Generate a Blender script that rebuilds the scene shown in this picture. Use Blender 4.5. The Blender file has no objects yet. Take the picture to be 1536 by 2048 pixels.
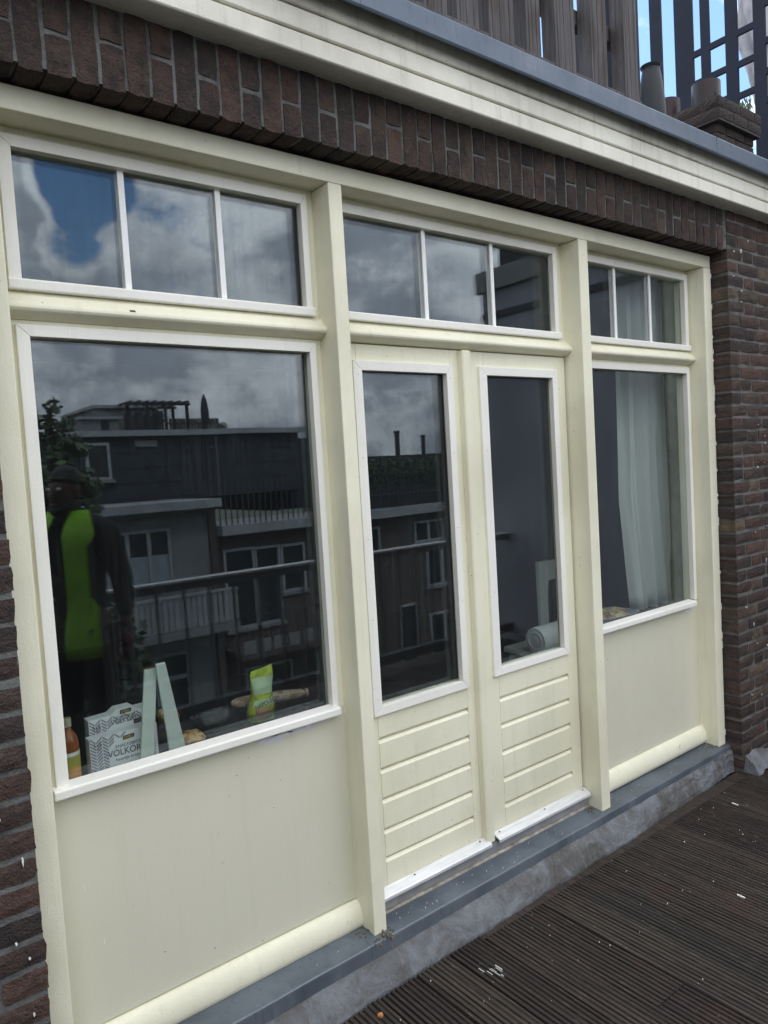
import bpy, bmesh, math, random
from mathutils import Matrix, Vector, noise
rad = math.radians
SC = bpy.context.scene
COL = SC.collection
rnd = random.Random(7)

# ================================================================== camera, sky, sun, exposure
R_ = Vector((0.787884, -0.612957, -0.059357)); U_ = Vector((0.084247, 0.011803, 0.996375)); F_ = Vector((0.610034, 0.790028, -0.06094))
cam = bpy.data.cameras.new('camera'); cam.sensor_fit = 'VERTICAL'; cam.sensor_height = 36.0; cam.lens = 25.89
cam.clip_start = 0.05; cam.clip_end = 900.0
co = bpy.data.objects.new('camera', cam); COL.objects.link(co); SC.camera = co
mw = Matrix.Identity(4)
for i in range(3):
    mw[i][0] = R_[i]; mw[i][1] = U_[i]; mw[i][2] = -F_[i]; mw[i][3] = (-1.444, -1.99379, 1.58916)[i]
co.matrix_world = mw

SUN_EL, SUN_AZ = rad(50), rad(0)
W = bpy.data.worlds.new('World'); SC.world = W; W.use_nodes = True
nt = W.node_tree; nt.nodes.clear()

def N(nt, typ, **kw):
    n = nt.nodes.new(typ)
    for k, v in kw.items():
        if k.startswith('i_'):
            key = k[2:]
            key = int(key) if key.isdigit() else key.replace('_', ' ')
            n.inputs[key].default_value = v
        else:
            setattr(n, k, v)
    return n
def LK(nt, a, b): nt.links.new(a, b)
def MATH(nt, op, a, b=None, c=None, clamp=False):
    n = N(nt, 'ShaderNodeMath', operation=op, use_clamp=clamp)
    for i, v in enumerate((a, b, c)):
        if v is None: continue
        if isinstance(v, (int, float)): n.inputs[i].default_value = v
        else: LK(nt, v, n.inputs[i])
    return n.outputs[0]
def RANGE(nt, v, a, b, c=0.0, d=1.0, smooth=True):
    n = N(nt, 'ShaderNodeMapRange', interpolation_type='SMOOTHSTEP' if smooth else 'LINEAR')
    LK(nt, v, n.inputs[0])
    for i, x in enumerate((a, b, c, d)): n.inputs[1 + i].default_value = x
    return n.outputs[0]
def MIXC(nt, fac, a, b, blend='MIX'):
    n = N(nt, 'ShaderNodeMix', data_type='RGBA', blend_type=blend)
    for s, v in ((n.inputs[0], fac), (n.inputs[6], a), (n.inputs[7], b)):
        if isinstance(v, (int, float)): s.default_value = v
        elif isinstance(v, (tuple, list)): s.default_value = (*v[:3], 1)
        else: LK(nt, v, s)
    return n.outputs[2]
def NOISE(nt, vec, scale, detail=4, rough=.55, dist=0.0, dims='3D'):
    n = N(nt, 'ShaderNodeTexNoise', noise_dimensions=dims)
    n.inputs['Scale'].default_value = scale; n.inputs['Detail'].default_value = detail
    n.inputs['Roughness'].default_value = rough; n.inputs['Distortion'].default_value = dist
    if vec is not None: LK(nt, vec, n.inputs['Vector'])
    return n.outputs[0]
def MAPV(nt, vec, scale=(1, 1, 1), loc=(0, 0, 0)):
    n = N(nt, 'ShaderNodeMapping'); n.inputs['Scale'].default_value = scale; n.inputs['Location'].default_value = loc
    LK(nt, vec, n.inputs['Vector']); return n.outputs[0]

def azel(az, el):
    az, el = rad(az), rad(el)
    return (math.sin(az) * math.cos(el), -math.cos(az) * math.cos(el), math.sin(el))
tc = N(nt, 'ShaderNodeTexCoord')
sky = N(nt, 'ShaderNodeTexSky', sky_type='NISHITA', sun_disc=False, sun_elevation=SUN_EL, sun_rotation=SUN_AZ, air_density=1.2, dust_density=1.0, ozone_density=1.3)
sx = N(nt, 'ShaderNodeSeparateXYZ'); LK(nt, tc.outputs['Generated'], sx.inputs[0])
zden = MATH(nt, 'ADD', MATH(nt, 'MULTIPLY', MATH(nt, 'MAXIMUM', sx.outputs[2], 0.0), .6), 0.62)
cv = N(nt, 'ShaderNodeCombineXYZ')
LK(nt, MATH(nt, 'DIVIDE', sx.outputs[0], zden), cv.inputs[0]); LK(nt, MATH(nt, 'DIVIDE', sx.outputs[1], zden), cv.inputs[1]); LK(nt, MATH(nt, 'MULTIPLY', sx.outputs[2], 1.5), cv.inputs[2])
n1 = NOISE(nt, cv.outputs[0], 2.9, 12, .62, .15)
n2 = NOISE(nt, MAPV(nt, cv.outputs[0], (1, 1, 1), (.31, .17, .2)), 4.6, 11, .64, .2)
def blob(az, el, r0, r1, amt):
    d = N(nt, 'ShaderNodeVectorMath', operation='DOT_PRODUCT'); LK(nt, tc.outputs['Generated'], d.inputs[0]); d.inputs[1].default_value = azel(az, el)
    return RANGE(nt, d.outputs['Value'], math.cos(rad(r1)), math.cos(rad(r0)), 0.0, amt)
bias = MATH(nt, 'ADD', MATH(nt, 'ADD', blob(17.3, 20.8, .2, 3.9, -.66), blob(16.2, 16.6, .3, 2.6, -.36)), blob(12.8, 19.5, .6, 2.6, .12))
bias = MATH(nt, 'ADD', bias, RANGE(nt, sx.outputs[1], 0.05, .45, 0.0, -.30))       # the sky behind the house is clear
dens = MATH(nt, 'ADD', MATH(nt, 'MULTIPLY_ADD', n1, 1.5, -.25), bias)
mask = RANGE(nt, dens, .15, .36)
shade = MATH(nt, 'SUBTRACT', n2, MATH(nt, 'MULTIPLY', RANGE(nt, dens, .42, .66), .20))
ccol = MIXC(nt, RANGE(nt, shade, .30, .60), (5.0, 5.4, 6.2), (11.5, 11.7, 12.1))
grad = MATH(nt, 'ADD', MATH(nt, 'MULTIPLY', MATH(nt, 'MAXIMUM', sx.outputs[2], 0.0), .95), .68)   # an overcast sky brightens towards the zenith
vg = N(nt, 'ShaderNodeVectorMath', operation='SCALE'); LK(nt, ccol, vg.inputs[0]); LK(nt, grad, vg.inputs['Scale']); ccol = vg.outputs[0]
skyc = MIXC(nt, 1.0, sky.outputs[0], (.84, 1.0, 1.16), 'MULTIPLY')
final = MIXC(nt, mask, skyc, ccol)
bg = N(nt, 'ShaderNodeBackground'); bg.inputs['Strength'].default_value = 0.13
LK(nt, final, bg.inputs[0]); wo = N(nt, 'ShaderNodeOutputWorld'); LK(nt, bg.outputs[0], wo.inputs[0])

sl = bpy.data.lights.new('sun', 'SUN'); sl.energy = 0.8; sl.angle = rad(12); sl.color = (1.0, .95, .88)
so = bpy.data.objects.new('sun', sl); COL.objects.link(so); so.rotation_euler = (-(rad(90) - SUN_EL), 0, 0); so.location = (0, 10, 12)
vs = SC.view_settings; vs.view_transform = 'Standard'; vs.look = 'None'; vs.exposure = 0.85; vs.gamma = 1.0; vs.use_curve_mapping = False
SC.cycles.max_bounces = 10; SC.cycles.transparent_max_bounces = 24; SC.cycles.diffuse_bounces = 4; SC.cycles.glossy_bounces = 5
SC.cycles.caustics_reflective = False; SC.cycles.caustics_refractive = False

# ================================================================== object helpers
class MB:
    def __init__(s): s.v = []; s.f = []
    def add(s, vs, fs):
        k = len(s.v); s.v += [tuple(p) for p in vs]; s.f += [tuple(i + k for i in q) for q in fs]; return s
    def box(s, x0, x1, y0, y1, z0, z1):
        return s.add([(x0, y0, z0), (x1, y0, z0), (x1, y1, z0), (x0, y1, z0), (x0, y0, z1), (x1, y0, z1), (x1, y1, z1), (x0, y1, z1)],
                     [(0, 3, 2, 1), (4, 5, 6, 7), (0, 1, 5, 4), (1, 2, 6, 5), (2, 3, 7, 6), (3, 0, 4, 7)])
    def prism_x(s, poly, x0, x1):          # poly in (y,z)
        n = len(poly)
        vs = [(x0, y, z) for y, z in poly] + [(x1, y, z) for y, z in poly]
        return s.add(vs, [tuple(range(n)), tuple(range(2 * n - 1, n - 1, -1))] + [(i, n + i, n + (i + 1) % n, (i + 1) % n) for i in range(n)])
    def prism_y(s, poly, y0, y1):          # poly in (x,z)
        n = len(poly)
        vs = [(x, y0, z) for x, z in poly] + [(x, y1, z) for x, z in poly]
        return s.add(vs, [tuple(range(n)), tuple(range(2 * n - 1, n - 1, -1))] + [(i, n + i, n + (i + 1) % n, (i + 1) % n) for i in range(n)])
    def prism_z(s, poly, z0, z1):          # poly in (x,y)
        n = len(poly)
        vs = [(x, y, z0) for x, y in poly] + [(x, y, z1) for x, y in poly]
        return s.add(vs, [tuple(range(n)), tuple(range(2 * n - 1, n - 1, -1))] + [(i, n + i, n + (i + 1) % n, (i + 1) % n) for i in range(n)])
    def loft(s, rings, closed=True, caps=True):
        n = len(rings[0]); k = len(s.v)
        for r in rings: s.v += [tuple(p) for p in r]
        for a in range(len(rings) - 1):
            for i in range(n if closed else n - 1):
                j = (i + 1) % n
                s.f.append((k + a * n + i, k + a * n + j, k + (a + 1) * n + j, k + (a + 1) * n + i))
        if caps and closed:
            s.f.append(tuple(k + i for i in range(n))[::-1]); s.f.append(tuple(k + (len(rings) - 1) * n + i for i in range(n)))
        return s
    def lathe(s, prof, cx, cy, seg=20, axis='z'):
        rings = []
        for r, h in prof:
            ring = []
            for i in range(seg):
                a = 2 * math.pi * i / seg
                if axis == 'z': ring.append((cx + r * math.cos(a), cy + r * math.sin(a), h))
                else: ring.append((h, cx + r * math.cos(a), cy + r * math.sin(a)))
            rings.append(ring)
        return s.loft(rings)
    def tube(s, pts, r, seg=6):
        rings = []
        for i, p in enumerate(pts):
            p = Vector(p); d = (Vector(pts[min(i + 1, len(pts) - 1)]) - Vector(pts[max(i - 1, 0)])).normalized()
            a = d.cross(Vector((0, 0, 1)) if abs(d.z) < .9 else Vector((1, 0, 0))).normalized(); b = d.cross(a)
            rr = r[i] if isinstance(r, (list, tuple)) else r
            rings.append([p + (a * math.cos(2 * math.pi * j / seg) + b * math.sin(2 * math.pi * j / seg)) * rr for j in range(seg)])
        return s.loft(rings)
    def mesh(s, name, bevel=0.0, smooth=False):
        me = bpy.data.meshes.new(name); me.from_pydata(s.v, [], s.f)
        bm = bmesh.new(); bm.from_mesh(me)
        bmesh.ops.recalc_face_normals(bm, faces=bm.faces)
        if bevel:
            es = [e for e in bm.edges if len(e.link_faces) == 2 and e.calc_face_angle(0) > .5]
            bmesh.ops.bevel(bm, geom=es, offset=bevel, segments=1 if bevel < .0015 else 2, affect='EDGES', profile=.6, clamp_overlap=True)
        for f in bm.faces: f.smooth = smooth
        bm.to_mesh(me); bm.free()
        if smooth: me.set_sharp_from_angle(angle=rad(38))
        return me

def lerp(a, b, t): return a + (b - a) * t
WORLD = {}
def setp(o, parent, mworld):
    WORLD[o] = mworld
    if parent is not None:
        o.parent = parent; o.matrix_parent_inverse = WORLD[parent].inverted()
    o.matrix_basis = mworld
def obj(name, mb, m, parent=None, bevel=0.0, smooth=False, kind=None, label=None):
    me = mb.mesh(name, bevel, smooth) if isinstance(mb, MB) else mb
    if m is not None and not me.materials: me.materials.append(m)
    o = bpy.data.objects.new(name, me); COL.objects.link(o); setp(o, parent, Matrix.Identity(4))
    if kind: o['kind'] = kind
    if label: o['label'] = label
    return o
def inst(name, me, parent, loc, rot=(0, 0, 0), scale=(1, 1, 1)):
    o = bpy.data.objects.new(name, me); COL.objects.link(o)
    M = Matrix.Translation(loc) @ (Matrix.Rotation(rot[2], 4, 'Z') @ Matrix.Rotation(rot[1], 4, 'Y') @ Matrix.Rotation(rot[0], 4, 'X')) @ Matrix.Diagonal((*scale, 1))
    setp(o, parent, M); return o
def tag(o, label, cat, group=None, kind=None):
    o['label'] = label; o['category'] = cat
    if group: o['group'] = group
    if kind: o['kind'] = kind
    return o
def thing(name, loc, label, cat, group=None, rotz=0.0):
    o = bpy.data.objects.new(name, None); COL.objects.link(o); o.empty_display_size = .1
    setp(o, None, Matrix.Translation(loc) @ Matrix.Rotation(rotz, 4, 'Z')); return tag(o, label, cat, group)
def text(name, s, size, m, parent, loc, rot, ext=0.0003, align='CENTER', sx=1.0):
    c = bpy.data.curves.new(name, 'FONT'); c.body = s; c.size = size; c.extrude = ext; c.align_x = align; c.align_y = 'CENTER'; c.resolution_u = 3
    c.materials.append(m)
    tmp = bpy.data.objects.new(name, c); me = bpy.data.meshes.new_from_object(tmp); bpy.data.objects.remove(tmp)
    if not me.materials: me.materials.append(m)
    o = bpy.data.objects.new(name, me); COL.objects.link(o)
    setp(o, parent, Matrix.Translation(loc) @ Matrix.Rotation(rot[2], 4, 'Z') @ Matrix.Rotation(rot[1], 4, 'Y') @ Matrix.Rotation(rot[0], 4, 'X') @ Matrix.Diagonal((sx, 1, 1, 1)))
    return o

# ================================================================== materials
def newmat(name, rough=.6, metal=0.0, spec=.5):
    m = bpy.data.materials.new(name); m.use_nodes = True; t = m.node_tree
    b = t.nodes['Principled BSDF']; b.inputs['Roughness'].default_value = rough; b.inputs['Metallic'].default_value = metal
    b.inputs['Specular IOR Level'].default_value = spec
    return m, t, b
def coords(t, per_object=False):
    tcn = N(t, 'ShaderNodeTexCoord'); v = tcn.outputs['Object']
    if per_object:
        oi = N(t, 'ShaderNodeObjectInfo'); a = N(t, 'ShaderNodeVectorMath', operation='ADD'); LK(t, v, a.inputs[0])
        c = N(t, 'ShaderNodeCombineXYZ'); r = oi.outputs['Random']
        LK(t, MATH(t, 'MULTIPLY', r, 37.0), c.inputs[0]); LK(t, MATH(t, 'MULTIPLY', r, 91.0), c.inputs[1]); LK(t, MATH(t, 'MULTIPLY', r, 53.0), c.inputs[2])
        LK(t, c.outputs[0], a.inputs[1]); return a.outputs[0], r
    return v
def bump(t, b, h, strength=.3, dist=.01):
    n = N(t, 'ShaderNodeBump'); n.inputs['Strength'].default_value = strength; n.inputs['Distance'].default_value = dist
    LK(t, h, n.inputs['Height']); LK(t, n.outputs[0], b.inputs['Normal'])
def simple(name, c1, c2=None, scale=8, rough=.6, metal=0, stretch=(1, 1, 1), bmp=0.0, bscale=60, spec=.5, detail=5, lo=.3, hi=.7):
    m, t, b = newmat(name, rough, metal, spec)
    v = MAPV(t, coords(t), stretch)
    if c2 is None: c2 = tuple(x * .8 for x in c1)
    n = NOISE(t, v, scale, detail, .6)
    LK(t, MIXC(t, RANGE(t, n, lo, hi), c2, c1), b.inputs['Base Color'])
    if bmp: bump(t, b, NOISE(t, v, bscale, 3), bmp, .004)
    return m

def paint(name, c, dirt, rough=.45, grime=.35, speck=.8, brush=.25, stain=(.34, .27, .16)):
    m, t, b = newmat(name, rough)
    v = coords(t)
    big = NOISE(t, v, 1.7, 5, .6)
    streak = NOISE(t, MAPV(t, v, (14, 14, .9)), 2.0, 5, .65)
    col = MIXC(t, MATH(t, 'MULTIPLY', RANGE(t, big, .38, .70), grime), c, dirt)
    col = MIXC(t, MATH(t, 'MULTIPLY', RANGE(t, streak, .50, .78), grime * .7), col, dirt)
    st = NOISE(t, MAPV(t, v, (6, 6, 2.2), (3, 1, 2)), 2.2, 7, .7)
    col = MIXC(t, MATH(t, 'MULTIPLY', RANGE(t, st, .62, .80), .35 * grime), col, stain)
    vo = N(t, 'ShaderNodeTexVoronoi'); vo.inputs['Scale'].default_value = 26; LK(t, v, vo.inputs['Vector'])
    sel = N(t, 'ShaderNodeSeparateColor'); LK(t, vo.outputs['Color'], sel.inputs[0])
    dot = MATH(t, 'MULTIPLY', RANGE(t, vo.outputs['Distance'], .085, .035), RANGE(t, sel.outputs[0], .72, .74))
    col = MIXC(t, MATH(t, 'MULTIPLY', dot, speck), col, (.16, .13, .09))
    LK(t, col, b.inputs['Base Color'])
    LK(t, RANGE(t, big, .3, .7, rough - .08, rough + .12), b.inputs['Roughness'])
    h = MATH(t, 'ADD', MATH(t, 'MULTIPLY', NOISE(t, MAPV(t, v, (60, 60, 3)), 4, 3), .6), NOISE(t, v, 160, 3))
    bump(t, b, h, brush, .002)
    return m

M = {}
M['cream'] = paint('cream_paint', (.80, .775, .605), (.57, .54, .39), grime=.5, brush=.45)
M['panel'] = paint('cream_paint_shaded', (.64, .625, .495), (.54, .52, .39), grime=.34, speck=.9, brush=.2)  # same cream as the posts, darkened to paint in the recess shade
M['primer'] = paint('white_primer', (.83, .815, .75), (.62, .60, .52), rough=.55, grime=.38, speck=.35, brush=.35)
M['cornice'] = paint('weathered_cream_paint', (.74, .72, .62), (.30, .28, .22), rough=.6, grime=.5, speck=.7, brush=.6)
M['cornice_top'] = paint('mildewed_cream_paint', (.70, .68, .58), (.24, .22, .17), rough=.65, grime=.8, speck=.9, brush=.6, stain=(.08, .07, .05))
M['muntin'] = simple('white_glazing_bar', (.88, .88, .86), (.83, .83, .81), 5, .35)

def brick_mat(name, ramp, soot=.5):
    m, t, b = newmat(name, .85, 0, .3)
    v, r = coords(t, True)
    cr = N(t, 'ShaderNodeValToRGB'); e = cr.color_ramp; e.interpolation = 'LINEAR'
    while len(e.elements) < len(ramp): e.elements.new(.5)
    for i, c in enumerate(ramp): e.elements[i].position = i / (len(ramp) - 1); e.elements[i].color = (*c, 1)
    LK(t, r, cr.inputs[0])
    blot = NOISE(t, v, 14, 6, .65, .4)
    col = MIXC(t, MATH(t, 'MULTIPLY', RANGE(t, blot, .42, .66), soot), cr.outputs[0], (.022, .019, .019))
    lite = NOISE(t, v, 40, 6, .7)
    col = MIXC(t, MATH(t, 'MULTIPLY', RANGE(t, lite, .54, .74), .45), col, (.15, .115, .095))
    pit = NOISE(t, v, 150, 3, .6)
    col = MIXC(t, MATH(t, 'MULTIPLY', RANGE(t, pit, .56, .70), .6), col, (.016, .014, .014))
    LK(t, col, b.inputs['Base Color'])
    h = MATH(t, 'ADD', NOISE(t, v, 45, 6, .65), MATH(t, 'MULTIPLY', NOISE(t, v, 180, 3), .5))
    bump(t, b, h, 1.0, .010)
    return m
RAMP = [(.040, .030, .027), (.078, .049, .040), (.048, .036, .033), (.105, .062, .048), (.062, .046, .040), (.092, .066, .052), (.036, .030, .029), (.115, .068, .052), (.065, .043, .036), (.16, .115, .075), (.042, .034, .032), (.085, .052, .043)]
M['brick'] = brick_mat('soldier_brick', [(.046, .033, .029), (.092, .055, .045), (.040, .031, .028), (.088, .062, .047), (.030, .026, .025), (.104, .062, .050), (.060, .043, .036)], .7)
M['brick_wall'] = brick_mat('dark_wall_brick', RAMP, .45)
def mortar(nm='grey_mortar', ca=(.165, .168, .163), cb=(.075, .074, .07)):
    m, t, b = newmat(nm, .95, 0, .2); v = coords(t)
    n = NOISE(t, v, 9, 6, .65); n3 = NOISE(t, v, 120, 4, .7)
    col = MIXC(t, RANGE(t, n, .35, .68), ca, cb)
    col = MIXC(t, MATH(t, 'MULTIPLY', RANGE(t, n3, .5, .75), .6), col, (.20, .20, .195))
    LK(t, col, b.inputs['Base Color']); bump(t, b, MATH(t, 'ADD', n3, MATH(t, 'MULTIPLY', n, .6)), 1.0, .006); return m
M['mortar'] = mortar(); M['mortar_warm'] = mortar('brown_grey_mortar', (.165, .158, .15), (.075, .07, .065))
def zinc(name, c1, c2, rough=.5, metal=.35):
    m, t, b = newmat(name, rough, metal); v = coords(t)
    n = NOISE(t, v, 5, 6, .6, .5); s = NOISE(t, MAPV(t, v, (18, 18, 2)), 2.5, 5, .65); w = NOISE(t, v, 34, 4, .6)
    col = MIXC(t, RANGE(t, n, .35, .68), c1, c2)
    col = MIXC(t, MATH(t, 'MULTIPLY', RANGE(t, s, .52, .74), .45), col, tuple(x * .62 for x in c1))
    col = MIXC(t, MATH(t, 'MULTIPLY', RANGE(t, w, .60, .76), .35), col, tuple(min(1, x * 1.5) for x in c2))
    LK(t, col, b.inputs['Base Color']); LK(t, RANGE(t, n, .3, .7, rough - .12, rough + .15), b.inputs['Roughness'])
    bump(t, b, MATH(t, 'ADD', n, MATH(t, 'MULTIPLY', w, .15)), .35, .006); return m
M['zinc'] = zinc('zinc_sheet', (.10, .12, .142), (.145, .168, .195))
M['zinc_trim'] = zinc('zinc_edge_trim', (.075, .100, .138), (.095, .125, .165), .55, .2)
def lead():
    m, t, b = newmat('lead_flashing', .6, .25); v = coords(t)
    n = NOISE(t, v, 6, 8, .68, .6); w = NOISE(t, MAPV(t, v, (26, 10, 6)), 3, 6, .7); s = NOISE(t, v, 60, 4, .6)
    col = MIXC(t, RANGE(t, n, .36, .64), (.25, .265, .29), (.13, .125, .118))
    col = MIXC(t, MATH(t, 'MULTIPLY', RANGE(t, w, .52, .74), .55), col, (.31, .325, .35))
    col = MIXC(t, MATH(t, 'MULTIPLY', RANGE(t, s, .58, .72), .35), col, (.10, .095, .085))
    LK(t, col, b.inputs['Base Color']); bump(t, b, MATH(t, 'ADD', n, MATH(t, 'MULTIPLY', w, .8)), 1.0, .022); return m
M['lead'] = lead()
M['alu'] = simple('brushed_aluminium', (.90, .90, .91), (.74, .74, .75), 9, .30, .45, (1, 8, 8), .15)
M['grey_sill'] = simple('grey_threshold', (.30, .30, .30), (.20, .20, .20), 12, .6)
M['sill_grime'] = simple('grimy_cream_strip', (.42, .40, .33), (.17, .14, .11), 16, .8)
M['rust'] = simple('rusty_screw', (.10, .045, .02), (.05, .03, .02), 60, .9)
M['caulk'] = simple('dark_gap_filler', (.05, .048, .045), (.02, .02, .02), 25, .9)
def deckmat():
    m, t, b = newmat('dark_weathered_decking', .62, 0, .45); v, r = coords(t, True)
    g = NOISE(t, MAPV(t, v, (60, 1.6, 60)), 2.0, 6, .65); n = NOISE(t, v, 3.5, 6, .6, .3)
    r2 = MATH(t, 'FRACT', MATH(t, 'MULTIPLY', r, 7.31))
    base = MIXC(t, r, (.015, .012, .010), (.054, .044, .035)); base = MIXC(t, MATH(t, 'MULTIPLY', r2, .45), base, (.044, .026, .020))
    col = MIXC(t, RANGE(t, g, .40, .66), base, (.011, .009, .008))
    col = MIXC(t, MATH(t, 'MULTIPLY', RANGE(t, n, .52, .72), .6), col, (.050, .026, .020))
    col = MIXC(t, MATH(t, 'MULTIPLY', RANGE(t, NOISE(t, MAPV(t, v, (40, 3, 40)), 5, 4), .60, .76), .7), col, (.16, .14, .115))
    vo = N(t, 'ShaderNodeTexVoronoi'); vo.inputs['Scale'].default_value = 48; LK(t, v, vo.inputs['Vector'])
    sel = N(t, 'ShaderNodeSeparateColor'); LK(t, vo.outputs['Color'], sel.inputs[0])
    dot = MATH(t, 'MULTIPLY', RANGE(t, vo.outputs['Distance'], .13, .06), RANGE(t, sel.outputs[0], .95, .96))
    col = MIXC(t, dot, col, (.36, .36, .34))
    LK(t, col, b.inputs['Base Color']); LK(t, RANGE(t, n, .3, .7, .5, .8), b.inputs['Roughness'])
    bump(t, b, MATH(t, 'ADD', g, NOISE(t, v, 150, 3)), .5, .003); return m
M['deck'] = deckmat()
def oldwood(name, c1, c2, c3):
    m, t, b = newmat(name, .8, 0, .3); v, r = coords(t, True)
    g = NOISE(t, MAPV(t, v, (70, 70, 2.0)), 1.6, 6, .7); n = NOISE(t, MAPV(t, v, (1, 1, .4)), 7, 5)
    col = MIXC(t, RANGE(t, g, .38, .66), c1, c2); col = MIXC(t, MATH(t, 'MULTIPLY', RANGE(t, n, .50, .66), .7), col, c3)
    LK(t, col, b.inputs['Base Color']); bump(t, b, g, .6, .004); return m
M['oldwood'] = oldwood('weathered_fence_wood', (.105, .097, .098), (.050, .046, .047), (.048, .034, .028))
M['darkwood'] = oldwood('dark_stained_wood', (.05, .045, .042), (.028, .026, .026), (.04, .03, .026))
M['navy'] = simple('dark_blue_steel', (.010, .014, .030), (.008, .011, .022), 6, .7, spec=.25)
M['trim'] = simple('dull_white_trim', (.36, .36, .36), (.29, .29, .29), 4, .7)
M['white'] = simple('white_paint', (.78, .78, .76), (.68, .68, .66), 4, .55)
M['offwhite'] = simple('pale_plaster', (.24, .235, .228), (.19, .186, .18), 2, .85)
M['slate'] = simple('slate_cladding', (.042, .046, .053), (.026, .028, .034), 3, .75)
M['oppbrick'] = simple('brown_brickwork', (.11, .085, .07), (.07, .055, .05), 6, .9)
M['darkpane'] = simple('dark_window_glass', (.02, .024, .028), (.014, .016, .02), 2, .12)
M['blind'] = simple('grey_blind', (.30, .33, .35), (.25, .28, .30), 2, .8)
M['party'] = simple('grey_rendered_wall', (.30, .30, .33), (.24, .24, .265), 1.5, .9, 0, (1, 1, 1), .3, 80)
M['roof'] = simple('bitumen_roof', (.09, .09, .09), (.06, .06, .06), 3, .9)
M['ground'] = simple('courtyard_ground', (.10, .11, .07), (.06, .07, .045), .5, .95)
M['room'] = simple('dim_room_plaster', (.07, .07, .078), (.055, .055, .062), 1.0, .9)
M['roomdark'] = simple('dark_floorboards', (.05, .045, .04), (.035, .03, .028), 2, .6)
def counter_mat():
    m, t, b = newmat('black_glossy_counter', .12); v = coords(t)
    LK(t, MIXC(t, RANGE(t, NOISE(t, v, 90, 3), .5, .7), (.012, .012, .013), (.035, .035, .037)), b.inputs['Base Color']); return m
M['counter'] = counter_mat()
def glass_mat():
    m = bpy.data.materials.new('window_glass'); m.use_nodes = True; t = m.node_tree; t.nodes.clear()
    lw = N(t, 'ShaderNodeLayerWeight'); lw.inputs['Blend'].default_value = .5
    f5 = MATH(t, 'POWER', lw.outputs['Facing'], 4.6)
    fr = MATH(t, 'ADD', MATH(t, 'MULTIPLY', f5, .9), .046)
    tr = N(t, 'ShaderNodeBsdfTransparent'); tr.inputs[0].default_value = (.965, .985, .975, 1)
    gl = N(t, 'ShaderNodeBsdfGlossy'); gl.inputs['Roughness'].default_value = 0.010; gl.inputs[0].default_value = (.86, .92, 1, 1)   # coated insulating glass mirrors slightly blue
    v = coords(t)
    wav = N(t, 'ShaderNodeBump'); wav.inputs['Strength'].default_value = .03; wav.inputs['Distance'].default_value = .01
    LK(t, NOISE(t, MAPV(t, v, (1, 1, .6)), 3.0, 1), wav.inputs['Height']); LK(t, wav.outputs[0], gl.inputs['Normal'])
    stq = NOISE(t, MAPV(t, v, (70, 70, 1.3), (2, 5, 1)), 1.4, 7, .7); smu = NOISE(t, MAPV(t, v, (1, 1, .7)), 4.5, 6, .6, .5)
    fr = MATH(t, 'MULTIPLY', fr, RANGE(t, stq, .42, .70, 1.0, .74)); fr = MATH(t, 'MULTIPLY', fr, RANGE(t, smu, .40, .70, 1.04, .86))
    mx = N(t, 'ShaderNodeMixShader'); LK(t, fr, mx.inputs[0]); LK(t, tr.outputs[0], mx.inputs[1]); LK(t, gl.outputs[0], mx.inputs[2])
    df = N(t, 'ShaderNodeBsdfDiffuse'); df.inputs[0].default_value = (.62, .63, .66, 1)
    st = NOISE(t, MAPV(t, v, (55, 55, 1.6)), 1.5, 6, .65); sp = NOISE(t, v, 2.0, 3)
    dirt = MATH(t, 'MULTIPLY', MATH(t, 'MULTIPLY', RANGE(t, st, .48, .74), RANGE(t, sp, .35, .65)), .018)
    mx2 = N(t, 'ShaderNodeMixShader'); LK(t, MATH(t, 'ADD', dirt, .002), mx2.inputs[0]); LK(t, mx.outputs[0], mx2.inputs[1]); LK(t, df.outputs[0], mx2.inputs[2])
    o = N(t, 'ShaderNodeOutputMaterial'); LK(t, mx2.outputs[0], o.inputs[0]); return m
M['glass'] = glass_mat()
def sheer():
    m = bpy.data.materials.new('sheer_curtain'); m.use_nodes = True; t = m.node_tree; t.nodes.clear()
    d = N(t, 'ShaderNodeBsdfDiffuse'); d.inputs[0].default_value = (.80, .80, .78, 1)
    tl = N(t, 'ShaderNodeBsdfTranslucent'); tl.inputs[0].default_value = (.75, .75, .73, 1)
    tr = N(t, 'ShaderNodeBsdfTransparent')
    m1 = N(t, 'ShaderNodeMixShader', i_0=.4); LK(t, d.outputs[0], m1.inputs[1]); LK(t, tl.outputs[0], m1.inputs[2])
    m2 = N(t, 'ShaderNodeMixShader', i_0=.12); LK(t, m1.outputs[0], m2.inputs[1]); LK(t, tr.outputs[0], m2.inputs[2])
    o = N(t, 'ShaderNodeOutputMaterial'); LK(t, m2.outputs[0], o.inputs[0]); return m
M['sheer'] = sheer()
def clear_plastic():
    m = bpy.data.materials.new('clear_plastic'); m.use_nodes = True; t = m.node_tree; t.nodes.clear()
    tr = N(t, 'ShaderNodeBsdfTransparent'); tr.inputs[0].default_value = (.80, .82, .82, 1)
    gl = N(t, 'ShaderNodeBsdfGlossy'); gl.inputs['Roughness'].default_value = .03
    lw = N(t, 'ShaderNodeLayerWeight'); lw.inputs['Blend'].default_value = .35
    mx = N(t, 'ShaderNodeMixShader'); LK(t, MATH(t, 'ADD', MATH(t, 'MULTIPLY', lw.outputs['Fresnel'], .12), .012), mx.inputs[0]); LK(t, tr.outputs[0], mx.inputs[1]); LK(t, gl.outputs[0], mx.inputs[2])
    o = N(t, 'ShaderNodeOutputMaterial'); LK(t, mx.outputs[0], o.inputs[0]); return m
M['clear'] = clear_plastic()
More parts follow.
